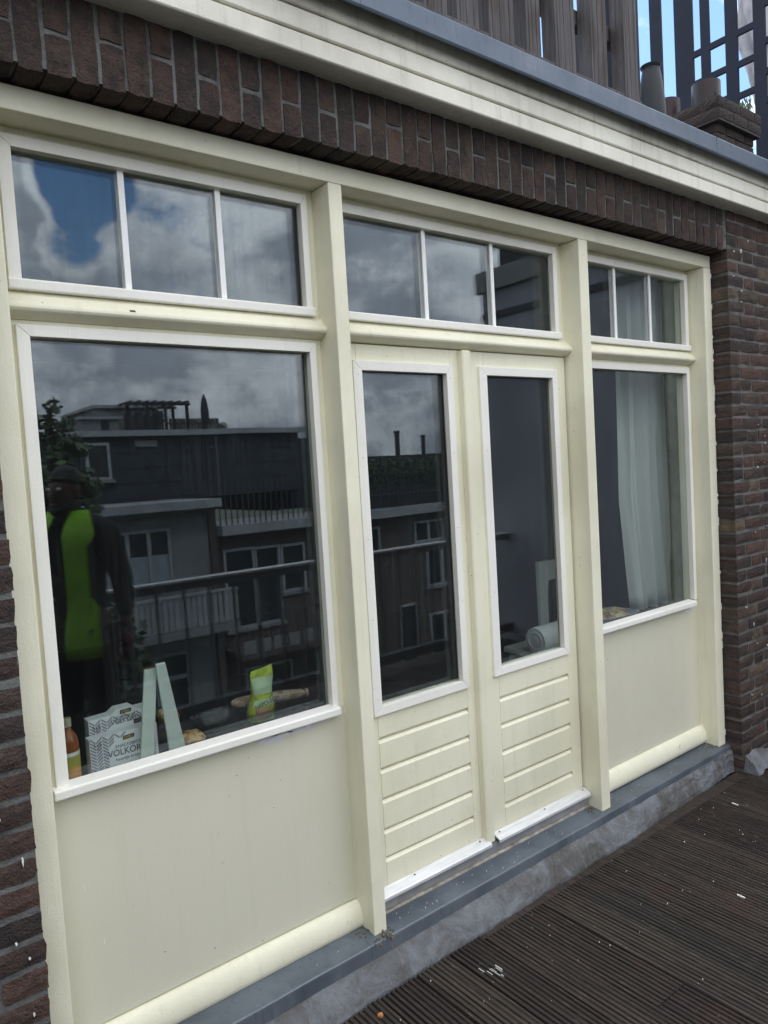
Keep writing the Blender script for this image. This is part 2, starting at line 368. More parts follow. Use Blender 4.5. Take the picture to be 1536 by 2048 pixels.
def leafmat(name, c1, c2):
    m, t, b = newmat(name, .6); v = coords(t)
    LK(t, MIXC(t, RANGE(t, NOISE(t, v, 7, 4), .35, .65), c1, c2), b.inputs['Base Color']); b.inputs['Subsurface Weight'].default_value = 0.0
    return m
M['leaf'] = leafmat('tree_leaves', (.035, .065, .020), (.075, .115, .035))
M['leafdark'] = leafmat('dark_leaves', (.022, .042, .016), (.045, .075, .025))
M['bark'] = simple('bark', (.07, .055, .042), (.04, .03, .024), 14, .95)
M['ptext'] = simple('print_grey', (.045, .042, .055), (.04, .036, .05), 3, .7)
M['pgrey'] = simple('print_pattern_grey', (.27, .25, .29), (.24, .22, .26), 4, .7)
M['pblack'] = simple('print_black', (.015, .014, .013), None, 4, .6)
M['pyellow'] = simple('print_yellow', (.75, .55, .08), None, 4, .6)
M['card'] = simple('white_carton', (.72, .72, .735), (.66, .66, .68), 3, .6)
M['cardbrown'] = simple('print_bread', (.30, .13, .08), (.5, .28, .16), 60, .7)

# ================================================================== key dimensions (x along the front, y into the house, z up from the sill)
YB = -.088          # face of the brickwork
ZD = -.14           # terrace deck
JL, M1A, M1B, M2A, M2B, JR0, JR1 = -1.023, -.053, 0.0, 1.231, 1.293, 2.257, 2.325
ZH0, ZH1 = 2.515, 2.576
YR = .098           # recessed face behind the post fronts
XW = 3.8            # party wall on the right

# ================================================================== setting: ground, room, terrace slab
obj('ground', MB().box(-150, 150, -300, 150, -10.3, -10.0), M['ground'], kind='structure')
slab = obj('terrace_slab', MB().box(-6, 4.1, -2.9, -.02, -10, -.2).box(-6, 4.1, -.02, 8.4, -10, -.25), M['oppbrick'], kind='structure')
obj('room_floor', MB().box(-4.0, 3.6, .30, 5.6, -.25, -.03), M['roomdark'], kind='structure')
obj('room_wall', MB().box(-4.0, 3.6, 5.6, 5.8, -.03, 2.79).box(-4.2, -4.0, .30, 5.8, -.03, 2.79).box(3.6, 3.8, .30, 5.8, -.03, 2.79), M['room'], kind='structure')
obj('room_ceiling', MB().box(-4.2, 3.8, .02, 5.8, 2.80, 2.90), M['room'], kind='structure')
roof = obj('roof_terrace', MB().box(-6, 4.1, -.10, 8.4, 2.94, 3.02), M['roof'], kind='structure')

# ------------------------------------------------------------------ terrace deck: grooved planks
deck = obj('deck', MB().box(-6, XW, -2.85, -.02, -.20, -.172), M['darkwood'], kind='structure')
def plank_mesh(y0, y1, seed):
    r = random.Random(seed); p = .0194; prof = [(0, -.028), (0, -.004)]
    for k in range(8):
        a = k * p + (r.uniform(-.0006, .0006) if k else 0); b = a + .0108 + r.uniform(-.0012, .0012)
        dz_ = r.uniform(0, .0012); gd = -.0085 + r.uniform(0, .003); prof += [(a + .0012, -dz_), (b, -dz_ - r.uniform(0, .0005)), (b + .0012, gd), (k * p + p - .0012, gd)]
    prof = prof[:-2] + [(.1475, -.004), (.1475, -.028)]
    rings = []; K = 9
    for i in range(K):
        y = y0 + (y1 - y0) * i / (K - 1); dz = .0012 * math.sin(seed * 1.7 + i * 1.1) * (1 if 0 < i < K - 1 else .3)
        rings.append([(x, y, z + dz) for x, z in prof])
    return MB().loft(rings).mesh('plank')
pl_left = [plank_mesh(-2.80, -.10, s) for s in range(5)]; pl_right = [plank_mesh(-2.80, -.122, s + 15) for s in range(7)]
pl_a = plank_mesh(-.7185, -.122, 11); pl_b = plank_mesh(-2.80, -.7215, 12)
for me in pl_left + pl_right + [pl_a, pl_b]: me.materials.append(M['deck'])
k0 = -38
for k in range(k0, 25):
    x = .0415 + .155 * k
    if x + .15 > XW: break
    dz = rnd.uniform(-.003, .003)
    if k == 3:
        inst('plank', pl_a, deck, (x, 0, ZD + dz)); inst('plank', pl_b, deck, (x, 0, ZD + dz - .001)); continue
    inst('plank', rnd.choice(pl_right if x > .3 else pl_left), deck, (x, 0, ZD + dz))
obj('edge_board', MB().box(.33, 3.79, -.1205, -.060, -.172, ZD - .004), M['deck'], deck)

# ================================================================== timber frame
frame = thing('timber_frame', (0, .05, 0), 'cream painted timber frame with posts, head beam and low panels filling the brick opening', 'door frame')
for x0, x1, zb in ((-1.16, JL, -.2), (M1A, M1B, -.016), (M2A, M2B, -.014), (JR0, JR1, -.008)):
    obj('post', MB().box(x0, x1, 0, .15, zb, ZH0 - .0015), M['cream'], frame, bevel=.004)
obj('head_beam', MB().box(-1.16, JR1, .0015, .15, ZH0, ZH1), M['cream'], frame, bevel=.004)
TR = [(.098, 2.098), (.093, 2.0985), (.062, 2.064), (.057, 2.058), (.056, 2.050), (.060, 2.043), (.084, 2.031), (.092, 2.027), (.118, 2.026), (.148, 2.026), (.148, 2.098)]
BAYS = ((JL, M1A), (M1B, M2A), (M2B, JR0))
for a, b in BAYS:
    obj('transom_rail', MB().prism_x(TR, a - .001, b + .001), M['cream'], frame, bevel=.0015, smooth=True)
def ring(mb, x0, x1, z0, z1, wx0, wx1, wz0, wz1, y0, y1):
    mb.box(x0, wx0, y0, y1, z0, z1); mb.box(wx1, x1, y0, y1, z0, z1); mb.box(wx0, wx1, y0, y1, wz1, z1); mb.box(wx0, wx1, y0, y1, z0, wz0); return mb
# rebates behind the beads
for (a, b) in BAYS:
    mb = MB(); mb.box(a, a + .045, .1, .148, 2.098, ZH0); mb.box(b - .035, b, .1, .148, 2.098, ZH0); mb.box(a + .045, b - .035, .1, .148, 2.466, ZH0); mb.box(a + .045, b - .035, .1, .148, 2.099, 2.128)
    obj('rebate', mb, M['cream'], frame, bevel=.001)
for (a, b) in (BAYS[0], BAYS[2]):
    mb = MB(); mb.box(a, a + .055, .1, .148, .70, 2.026); mb.box(b - .042, b, .1, .148, .70, 2.026); mb.box(a + .055, b - .042, .1, .148, 1.984, 2.026)
    obj('rebate', mb, M['cream'], frame, bevel=.001)
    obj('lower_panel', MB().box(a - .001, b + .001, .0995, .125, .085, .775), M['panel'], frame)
    BR = [(.099, .092), (.091, .090), (.080, .078), (.071, .060), (.066, .040), (.0655, .022), (.068, .010), (.074, .002), (.085, -.004), (.125, -.006), (.125, .092)]
    if a < 0: BR = [(y, z - .012) for y, z in BR]
    obj('bottom_rail', MB().prism_x(BR, a - .001, b + .001), M['cream'], frame, smooth=True)
obj('threshold', MB().box(0, M2A, .073, .14, .003, .046), M['grey_sill'], frame, bevel=.002)
obj('threshold_strip', MB().prism_x([(.064, -.010), (.065, -.002), (.071, .002), (.14, .002), (.14, -.010)], .002, M2A - .002), M['sill_grime'], frame, bevel=.001)
# paint drips and scuffs that stand on the painted boards
def drip(parent, x, y, z, l, w, m):
    n = 8; ring_ = []
    for i in range(n):
        a = 2 * math.pi * i / n; ring_.append((x + w * .5 * math.cos(a), z + l * .5 * math.sin(a) * (1.0 if math.sin(a) > 0 else 1.6)))
    mb = MB().prism_y(ring_, y - .0009, y + .0008); obj('paint_drip', mb, m, parent)
for x, z, l, w in ((-.945, .487, .022, .0045), (-.905, .315, .016, .003), (-.66, .268, .003, .003), (-.2, .745, .012, .02), (-.30, .738, .010, .055), (2.17, .735, .03, .008), (2.15, .735, .012, .03), (1.47, .735, .012, .004), (1.49, .73, .01, .003)):
    drip(frame, x, .0995, z, l, w, M['white'])
for x, z, l, w in ((1.99, .058, .026, .004), (-.10, .03, .012, .003), (-.115, .034, .014, .003)):
    drip(frame, x, .066, z, l, w, M['white'])

M['filler'] = simple('pale_filler', (.66, .66, .70), (.60, .60, .62), 20, .7)
def smear(x, z, w, h, y, m, seed):
    r = random.Random(seed); n = 22; pts = []
    for i in range(n):
        a = 2 * math.pi * i / n; k = .55 + .45 * r.random()
        pts.append((x + w * .5 * math.cos(a) * k, z + h * .5 * math.sin(a) * k))
    obj('filler_smear', MB().prism_y(pts, y - .0007, y + .0008), m, frame)
for i, (x, z, w, h, y) in enumerate(((-.24, .742, .24, .028, .0995), (-.33, .735, .16, .035, .0995), (2.19, .738, .05, .035, .0995), (2.13, .742, .08, .02, .0995), (1.46, .737, .06, .02, .0995))): smear(x, z, w, h, y, M['filler'], i)
obj('rust_spot', MB().prism_x([(.0618, 2.0655), (.0595, 2.0625), (.0575, 2.0600), (.0600, 2.0585), (.064, 2.064)], -.706, -.690), M['rust'], frame)
# ================================================================== glazed lights
def bead_set(parent, x0, x1, z0, z1, wl, wr, wt, wb, y0, y1, mitre_bottom=False, sill=None):
    """timber glazing beads round the outer rectangle x0..x1, z0..z1"""
    s = .004
    def piece(oa, ob, ib, ia):
        # oa,ob outer corners; ia,ib inner corners ; front slopes a little into the glass
        vs = [(oa[0], y0, oa[1]), (ob[0], y0, ob[1]), (ib[0], y0 + s * .3, ib[1]), (ia[0], y0 + s * .3, ia[1]), (oa[0], y1, oa[1]), (ob[0], y1, ob[1]), (ib[0], y1, ib[1]), (ia[0], y1, ia[1])]
        mb = MB().add(vs, [(0, 1, 2, 3), (7, 6, 5, 4), (0, 4, 5, 1), (1, 5, 6, 2), (2, 6, 7, 3), (3, 7, 4, 0)])
        obj('bead', mb, M['primer'], parent, bevel=.0016)
    g = .0004
    piece((x0 + g, z1), (x1 - g, z1), (x1 - wr, z1 - wt), (x0 + wl, z1 - wt))
    zb_o, zb_i = (z0, z0 + wb) if mitre_bottom else (z0 + wb, z0 + wb)
    piece((x0, zb_o + g), (x0, z1 - g), (x0 + wl - g, z1 - wt), (x0 + wl - g, zb_i + g))
    piece((x1, z1 - g), (x1, zb_o + g), (x1 - wr + g, zb_i + g), (x1 - wr + g, z1 - wt))
    if mitre_bottom: piece((x1 - g, z0), (x0 + g, z0), (x0 + wl, z0 + wb), (x1 - wr, z0 + wb))
    else:
        sx0, sx1, ys = sill
        obj('sill_bead', MB().prism_x([(y1, z0), (ys + .002, z0), (ys, z0 + .003), (ys, z0 + wb - .005), (ys + .004, z0 + wb - .001), (y1, z0 + wb + .004)], sx0, sx1), M['primer'], parent, bevel=.0012)
def panes(parent, x0, x1, z0, z1, y=.112):
    obj('pane', MB().box(x0, x1, y, y + .004, z0, z1), M['glass'], parent)
    obj('inner_pane', MB().box(x0, x1, y + .018, y + .022, z0, z1), M['glass'], parent)
TW = (('cream transom window of three lights above the large left window', -1.002, -.085, -.970, -.108, (-.687, -.393), JL, M1A),
      ('cream transom window of three lights above the double doors', .010, 1.186, .040, 1.160, (.437, .800), M1B, M2A),
      ('narrow transom window of three lights above the curtained window', 1.325, 2.243, 1.352, 2.214, (1.632, 1.925), M2B, JR0))
for lab, x0, x1, g0, g1, bars, a, b in TW:
    t = thing('transom_window', ((x0 + x1) / 2, .1, 2.1), lab, 'window', 'transom windows in the timber frame')
    bead_set(t, x0, x1, 2.0985, 2.492, g0 - x0, x1 - g1, .030, .030, .083, .111, False, (x0 - .003, x1 + .004, .073))
    panes(t, g0 - .01, g1 + .01, 2.12, 2.475)
    for xb in bars:
        obj('glazing_bar', MB().box(xb - .009, xb + .009, .1035, .1112, 2.1305, 2.462), M['muntin'], t, bevel=.0008)
        obj('inner_bar', MB().box(xb - .009, xb + .009, .1165, .1295, 2.1305, 2.462), M['muntin'], t)
for lab, x0, x1, g0, g1, sill in (('large left picture window with food boxes on the counter inside', -.996, -.084, -.963, -.108, (-1.0065, -.0885, .062)),
                                  ('narrow right window with a pale curtain hanging behind the glass', 1.325, 2.236, 1.352, 2.212, (1.296, 2.196, .062))):
    t = thing('picture_window', ((x0 + x1) / 2, .1, .76), lab, 'window', 'large fixed windows')
    bead_set(t, x0, x1, .7585, 2.012, g0 - x0, x1 - g1, .030, .028, .083, .111, False, sill)
    panes(t, g0 - .01, g1 + .01, .775, 1.99)

# ================================================================== double doors
D = .096
def door(lab, x0, x1, px0, px1, bx0, bx1, gx0, gx1, zb0, zb1, gz0, gz1, grooves, strip):
    t = thing('door', (x0, D, .06), lab, 'door', 'glazed double doors')
    zt, zb = 2.022, .068
    obj('stile', MB().box(x0, px0, D, .145, zb, zt), M['cream'], t, bevel=.0012)
    obj('stile', MB().box(px1, x1, D, .145, zb, zt), M['cream'], t, bevel=.0012)
    obj('top_rail', MB().box(px0 + .0006, px1 - .0006, D, .145, gz1 + .004, zt), M['cream'], t, bevel=.0008)
    obj('backing', MB().box(px0, px1, D + .016, .145, zb, gz0 - .006), M['cream'], t)
    zs = [gz0 - .006] + [None] * 0; edges = list(grooves)
    top = gz0 - .006
    for i, gz in enumerate(edges + [None]):
        bot = zb if gz is None else gz + .0095
        poly = [(D + .018, top - .001 if i == 0 else top + .001), (D + .0005, top), (D, top - .002), (D, bot + .001), (D + .001, bot), (D + .018, bot)]
        if i > 0: poly[0] = (D + .018, top + .008); poly[1] = (D + .009, top + .0075); poly[2] = (D, top - .003)
        obj('board', MB().prism_x(poly, px0 + .0008, px1 - .0008), M['cream'], t, bevel=.0006)
        if gz is not None: top = gz - .0095
    # bead ring, mitred at all corners
    bead_set(t, bx0, bx1, zb0, zb1, gx0 - bx0, bx1 - gx1, zb1 - gz1, gz0 - zb0, D - .012, D + .014, True)
    panes(t, gx0 - .008, gx1 + .008, gz0 - .008, gz1 + .008)
    nm = MB()
    for q in range(5):
        zq = lerp(zb0 + .06, zb1 - .05, q / 4)
        for xq in ((bx0 + gx0) / 2, (bx1 + gx1) / 2): nm.lathe([(.0004, 0), (.0016, 0), (.0012, .0004)], 0, 0, 6); k_ = len(nm.v) - 18; nm.v[k_:] = [(xq + a_, D - .0122 + c_ * -1, zq + b_) for a_, b_, c_ in nm.v[k_:]]
    obj('nail_heads', nm, M['rust'], t, kind='stuff')
    s0, s1 = strip
    obj('weather_strip', MB().prism_x([(D - .002, .076), (D - .006, .0755), (D - .040, .0615), (D - .042, .0575), (D - .042, .047), (D - .039, .047), (D - .036, .056), (D - .002, .068)], s0, s1), M['alu'], t, bevel=.0006)
    for f in ((.33, .93) if s0 < .3 else (.05, .52, .96)):
        x = s0 + (s1 - s0) * f; obj('screw', MB().lathe([(.001, .0705), (.0045, .0705), (.0045, .0735), (.001, .0745)], x, D - .012, 8), M['rust'], t)
    return t
d1 = door('left leaf of the cream double doors, its pane mirroring rooftops', .012, .5995, .085, .532, .064, .533, .103, .503, .703, 1.964, .735, 1.930, (.611, .500, .389, .276, .171), (.014, .585))
d2 = door('right leaf of the cream double doors with the centre cover strip', .6015, 1.2215, .713, 1.156, .679, 1.156, .722, 1.126, .712, 1.964, .742, 1.930, (.610, .4985, .3855, .271, .1625), (.628, 1.2275))
obj('cover_strip', MB().prism_z([(.572, D), (.572, D - .026), (.577, D - .031), (.612, D - .031), (.618, D - .024), (.624, D - .006), (.630, D)], .058, 2.019), M['cream'], d2, bevel=.0012)

# ================================================================== zinc sill and lead flashing
zs = thing('zinc_sill', (.6, -.02, -.06), 'blue grey zinc covered sill running under the frame', 'sill')
def sill_prof(x, off=0.0):
    t = (x + 1.2) / 3.5
    yf = lerp(-.038, -.022, t) - off; zt = lerp(-.013, -.010, t) + off * .6; zb = lerp(-.072, -.036, t)
    return [(x, .135, -.002 + off * .5), (x, .02, -.008 + off * .5), (x, yf + .006, zt), (x, yf + .001, zt - .003), (x, yf, zt - .010), (x, yf - .001, zb), (x, yf + .012, zb - .004), (x, .135, zb - .02)]
for a, b, off in ((-1.3, -.088, 0), (-.092, .209, .0015), (.203, 1.2, 0), (1.194, 2.334, .0012)):
    n = max(3, int((b - a) / .05)); rings = []
    for i in range(n + 1):
        x = a + (b - a) * i / n
        w = .0012 * noise.noise(Vector((x * 5, 3, 0)))
        rings.append([(p[0], p[1] + w, p[2] + w * .5) for p in sill_prof(x, off)])
    obj('zinc_sheet', MB().loft(rings), M['zinc'], zs, bevel=0.0)
lf = thing('lead_flashing', (.6, -.07, ZD), 'mottled grey lead flashing dressed down to the decking below the sill', 'flashing')
rings = []; n = 300
for i in range(n + 1):
    x = -1.4 + (2.334 + 1.4) * i / n; t = (x + 1.2) / 3.5
    yb = lerp(-.118, -.086, min(1, t * 1.6)) + (.045 * max(0, (t - .72) / .28)) + .010 * noise.noise(Vector((x * 6, 0, 5))) + .005 * noise.noise(Vector((x * 19, 0, 2)))
    zt = lerp(-.070, -.035, t); pr = []
    for k in range(9):
        u = k / 8
        y = lerp(-.030, yb, u ** .9); z = lerp(zt, ZD + .006, u) + .012 * math.sin(u * math.pi)
        w = noise.noise(Vector((x * 9, u * 3, 1))) * .007 + noise.noise(Vector((x * 26, u * 5, 2))) * .0035 + noise.noise(Vector((x * 60, u * 12, 4))) * .0012
        pr.append((x, y + w, z + w * .6))
    pr += [(x, yb + .001, ZD - .012), (x, .03, ZD - .012), (x, .03, zt)]
    rings.append(pr)
obj('lead_sheet', MB().loft(rings), M['lead'], lf, smooth=False)
# crumpled lead at the foot of the right wall
rings = []
for i in range(60):
    x = 2.345 + (XW - 2.36) * i / 59; pr = []
    for k in range(9):
        u = k / 8; q = noise.noise(Vector((x * 13, u * 4, 7))) * .030 + abs(noise.noise(Vector((x * 31, u * 9, 3)))) * .020 - .012
        pr.append((x, lerp(YB - .002, YB - .075, u) + q * .5, lerp(-.055, ZD + .004, u ** 1.6) + q + .012 * math.sin(u * 3.1)))
    pr += [(x, YB - .06, ZD - .01), (x, YB + .004, ZD - .01)]
    rings.append(pr)
tag(obj('lead_flashing', MB().loft(rings), M['lead'], smooth=True), 'crumpled pale lead pushed against the foot of the right brick wall', 'flashing')

# ================================================================== brickwork
def brick_mesh(l, h, d, seed, mname):
    r = random.Random(seed); mb = MB(); nx = 4 if l > .15 else 3
    j = lambda s: r.uniform(-s, s)
    # front grid (in x,z), slightly worn outline; y=0 is the face
    front = []
    for zi in range(4):
        for xi in range(nx + 1):
            u, w = xi / nx, zi / 3
            ex = xi in (0, nx); ez = zi in (0, 3)
            x = -l / 2 + l * u + j(.0022); z = -h / 2 + h * w + j(.0020)
            y = .0035 + j(.0012) if (ex or ez) else j(.0018)
            if ex and ez: x *= .994; z *= .975; y = .0045
            front.append((x, y, z))
    back = [(x, d, z) for x, y, z in front]
    W_ = nx + 1; n = len(front); fs = []
    for zi in range(3):
        for xi in range(nx):
            a = zi * W_ + xi; fs.append((a, a + 1, a + W_ + 1, a + W_))
    loop = list(range(W_)) + [zi * W_ + nx for zi in range(1, 4)] + list(range(3 * W_ + nx - 1, 3 * W_ - 1, -1)) + [2 * W_, W_]
    for i in range(len(loop)):
        a, b = loop[i], loop[(i + 1) % len(loop)]; fs.append((b, a, a + n, b + n))
    mb.add(front + back, fs); me = mb.mesh('brick'); me.materials.append(M[mname]); return me
def rj(s): return rnd.uniform(-s, s)
# --- soldier course over the frame
lint = thing('brick_lintel', (.6, 0, 2.58), 'dark red brown soldier course of upright bricks above the cream frame', 'brick lintel')
SOF = [brick_mesh(.056, .204, .105, 20 + i, 'brick') for i in range(5)]
SHA = [brick_mesh(.056, .100, .105, 40 + i, 'brick') for i in range(4)]; SHB = [brick_mesh(.056, .086, .105, 50 + i, 'brick') for i in range(4)]
obj('mortar', MB().box(-2.1, 2.336, YB + .007, .02, 2.592, 2.84), M['mortar'], lint)
k = 0; x = -2.0
while x < 2.33:
    sag = .003 * math.sin(x * 1.9)
    if k % 2 == 0:
        inst('brick', rnd.choice(SOF), lint, (x, YB + rj(.0015), 2.585 + .102 + sag + rj(.002)), (0, rj(.012), 0), (1, 1, 1 + rj(.01)))
    else:
        s = rnd.uniform(-.012, .012)
        inst('brick', rnd.choice(SHA), lint, (x, YB + rj(.0015), 2.585 + .050 + sag + s * .5 + rj(.002)), (0, rj(.015), 0), (1, 1, 1 + s / .1))
        inst('brick', rnd.choice(SHB), lint, (x, YB + rj(.0015), 2.585 + .155 + sag + s * .5), (0, rj(.015), 0), (1, 1, 1 - s / .1))
    x += .0657; k += 1
# --- bonded walls
CP = .0668
STR = [brick_mesh(.208, .052, .10, 60 + i, 'brick_wall') for i in range(6)]; HDR = [brick_mesh(.100, .052, .10, 70 + i, 'brick_wall') for i in range(6)]; TQ = [brick_mesh(.158, .052, .10, 80 + i, 'brick_wall') for i in range(4)]
rw = thing('brick_wall', (3.0, 0, ZD), 'dark brick wall to the right of the cream frame, with its corner turned towards the window', 'brick wall', 'brick walls beside the frame')
obj('mortar', MB().box(2.343, XW, YB + .006, .298, ZD - .06, 2.84), M['mortar_warm'], rw)
obj('gap_filler', MB().box(JR1 - .002, 2.346, .012, .06, ZD, 2.60), M['caulk'], rw)
stuff = MB()
def course(z, xs, right):
    pass
nc = int((2.84 - ZD) / CP) + 1
for c in range(nc):
    z = ZD + .004 + CP * (c + .5)
    x = 2.335 + rj(.003); first = True; q = c % 2
    while x < XW:
        if first: l, lst = (.100, HDR) if q else (.158, TQ)
        else:
            l, lst = (.208, STR) if (q % 2) else (.100, HDR)
            q += 1
        first = False
        if rnd.random() < .12 and l > .15: l, lst = .100, HDR
        loc = (x + l / 2, YB + rj(.002), z + rj(.0022) - .004 * math.sin(x * 2.2)); me = rnd.choice(lst)
        if x < 2.96: inst('brick', me, rw, loc, (0, rj(.012), 0), (1, 1, 1 + rj(.04)))
        else: stuff.add([(v.co.x + loc[0], v.co.y + loc[1], v.co.z + loc[2]) for v in me.vertices], [tuple(p.vertices) for p in me.polygons])
        x += l + .0115 + rj(.0015)
obj('brick', stuff, M['brick_wall'], rw, kind='stuff')
lw_ = thing('brick_wall', (-1.6, 0, ZD), 'dark brick wall at the left edge with thick pale joints against the cream post', 'brick wall', 'brick walls beside the frame')
obj('mortar', MB().box(-4.2, -1.0915, YB + .006, .298, ZD - .06, 2.84), M['mortar'], lw_)
stuff = MB()
CPL = .0697
for c in range(int((2.585 - ZD) / CPL) + 1):
    z = ZD + .016 + CPL * (c + .5); 
    if z > 2.575: break
    x = -1.0895 + rj(.003); q = c % 2; first = True
    while x > -4.1:
        if first: l, lst = (.100, HDR) if q else (.208, STR)
        else: l, lst = (.208, STR) if q % 2 else (.100, HDR); q += 1
        first = False
        loc = (x - l / 2, YB + rj(.002), z + rj(.002)); me = rnd.choice(lst)
        if x > -1.62: inst('brick', me, lw_, loc, (0, rj(.012), 0), (1, 1, 1.06 + rj(.04)))
        else: stuff.add([(v.co.x + loc[0], v.co.y + loc[1], v.co.z + loc[2]) for v in me.vertices], [tuple(p.vertices) for p in me.polygons])
        x -= l + .0115
obj('brick', stuff, M['brick_wall'], lw_, kind='stuff')
# paint spatter on the bricks
sp = MB()
for i in range(46):
    x, z = (rnd.uniform(2.35, 2.9), rnd.uniform(.2, 2.7)) if i < 30 else (rnd.uniform(-1.30, -1.10), rnd.uniform(0.0, 1.6))
    l = rnd.choice((.003, .004, .006, .014)); w = rnd.uniform(.0015, .003)
    sp.prism_y([(x - w, z), (x, z - l), (x + w, z), (x + w * .7, z + l * .5), (x - w * .7, z + l * .5)], YB - .004, YB + .004)
for i in range(22):
    z = .05 + 2.45 * rnd.random(); l = rnd.uniform(.004, .016)
    sp.prism_y([(2.3262, z), (2.327, z - l), (2.3282 + rnd.random() * .0015, z - l * .3), (2.3275, z + l * 1.4)], -.001, .012)
tag(obj('paint_spatter', sp, M['white'], kind='stuff'), 'white paint spatter on the dark bricks', 'paint', kind='stuff')

# ================================================================== cornice and zinc roof edge
cor = thing('cornice', (.6, -.1, 2.79), 'weathered cream cornice boards projecting over the brick lintel', 'cornice')
X0, X1 = -5.0, XW
obj('soffit_board', MB().box(X0, X1, -.150, .02, 2.786, 2.800), M['cornice'], cor)
for z0, z1, y in ((2.7865, 2.846, -.166), (2.850, 2.914, -.166), (2.918, 2.996, -.166)):
    obj('fascia_board', MB().prism_x([(-.15, z0), (y + .004, z0), (y, z0 + .004), (y, z1 - .006), (y + .007, z1), (-.15, z1)], X0, X1), M['cornice_top' if z1 > 2.95 else 'cornice'], cor, bevel=.001)
obj('core', MB().box(X0, X1, -.150, .02, 2.8005, 3.0), M['cornice'], cor)
ze = thing('roof_edge_trim', (.6, -.21, 2.95), 'blue grey zinc roof edge strip capping the cornice', 'roof edge')
for a, b, o in ((-5.0, -.040, 0), (-.043, 2.022, .001), (2.018, XW, 0)):
    P = [(-.211 - o, 2.951), (-.214 - o, 2.957), (-.2115 - o, 3.026), (-.2085 - o, 3.031), (-.05, 3.040 + o), (-.05, 3.036), (-.2065, 3.026), (-.2085, 2.957), (-.2065, 2.951)]
    obj('zinc_strip', MB().prism_x(P, a, b), M['zinc_trim'], ze)
rv = MB()
for i in range(5):
    z = 2.965 + .013 * i; rv.lathe([(.0008, 0), (.0022, 0), (.0018, .0012), (.0006, .0016)], 0, 0, 6)
for s, (x, z) in enumerate([(2.012 + .004 * (i % 2), 2.962 + .0125 * i) for i in range(6)]):
    rvb = MB().box(x - .0022, x + .0022, -.2150, -.2125, z - .0022, z + .0022); obj('rivet', rvb, M['caulk'], ze)

# ================================================================== roof terrace: slatted fence
fen = thing('slat_fence', (0, -.15, 3.04), 'weathered grey wooden slat fence standing on the roof edge', 'fence')
def slat_mesh(w, d, h):
    g = .003
    poly = [(0, 0), (.010, 0)]
    poly = [(-w / 2, 0), (-w / 2 + .012, 0), (-w / 2 + .014, g * 1.5), (-w / 2 + .017, 0), (-.012, 0), (-.010, g * 1.5), (-.007, 0), (w / 2 - .030, 0), (w / 2 - .028, g * 1.5), (w / 2 - .025, 0), (w / 2 - .004, 0), (w / 2, .006), (w / 2, d), (-w / 2, d)]
    me = MB().prism_z(poly, 0, h).mesh('slat'); me.materials.append(M['oldwood']); return me
SL = {w: slat_mesh(w, .062, 1.15) for w in (.085, .105, .125)}
xs = [(.44, .105), (.600, .125), (.775, .085), (.955, .125), (1.168, .105), (1.388, .105)]
x = .29
while x > -4.8: xs.append((x, rnd.choice((.105, .125)))); x -= .155 + rj(.01)
for x, w in xs: inst('slat', SL[w], fen, (x, -.186 + rj(.004), 3.035), (0, rj(.006), rj(.03)))
obj('rail', MB().box(-4.9, 1.5, -.118, -.075, 3.30, 3.36), M['oldwood'], fen, bevel=.003); obj('rail', MB().box(-4.9, 1.5, -.118, -.075, 3.95, 4.01), M['oldwood'], fen, bevel=.003)
obj('base_rail', MB().box(-4.9, 1.46, -.185, -.09, 3.036, 3.062), M['oldwood'], fen, bevel=.003)

# --- steel posts and trellis on the neighbouring roof
tre = thing('steel_trellis', (4.2, 1.0, 3.02), 'dark blue steel trellis with crossbars against the blue sky', 'trellis')
XT = 4.2
obj('roof_terrace', MB().box(4.1, 12, -.10, 8.4, 2.90, 3.0), M['roof'], kind='structure')
for y0, y1, w in ((1.54, 1.60, .05), (1.33, 1.43, .06), (1.07, 1.22, .10), (.94, 1.01, .06), (.73, .82, .06), (.53, .615, .06), (.30, .37, .06)):
    obj('post', MB().box(XT - .012, XT + .012, y0, y1, 3.0, 5.6), M['navy'], tre, bevel=.004)
for y0, y1, zz in ((.37, .53, (4.72, 4.46, 4.25, 4.05)), (.615, .73, (4.61, 4.385, 4.16)), (.82, .94, (4.61, 4.395, 4.18)), (1.01, 1.07, (4.61, 4.39, 4.18))):
    for z in zz: obj('crossbar', MB().box(XT - .012, XT + .012, y0 - .004, y1 + .004, z - .022, z + .022), M['navy'], tre)
obj('bottom_rail', MB().box(XT - .02, XT + .02, .37, 1.6, 3.36, 3.46), M['navy'], tre)
sc = thing('steel_screen', (2.0, .9, 3.02), 'dark blue steel screen behind the last fence slat', 'screen')
obj('panel', MB().box(1.62, 1.84, .30, .33, 3.03, 3.68), M['navy'], sc, bevel=.004); obj('top_rail', MB().box(1.60, 1.86, .29, .34, 3.70, 3.735), M['navy'], sc, bevel=.004)
obj('post', MB().box(1.965, 2.03, .30, .36, 3.03, 4.6), M['navy'], sc, bevel=.004); obj('top_bar', MB().box(1.58, 2.03, .305, .355, 3.99, 4.04), M['navy'], sc, bevel=.004)
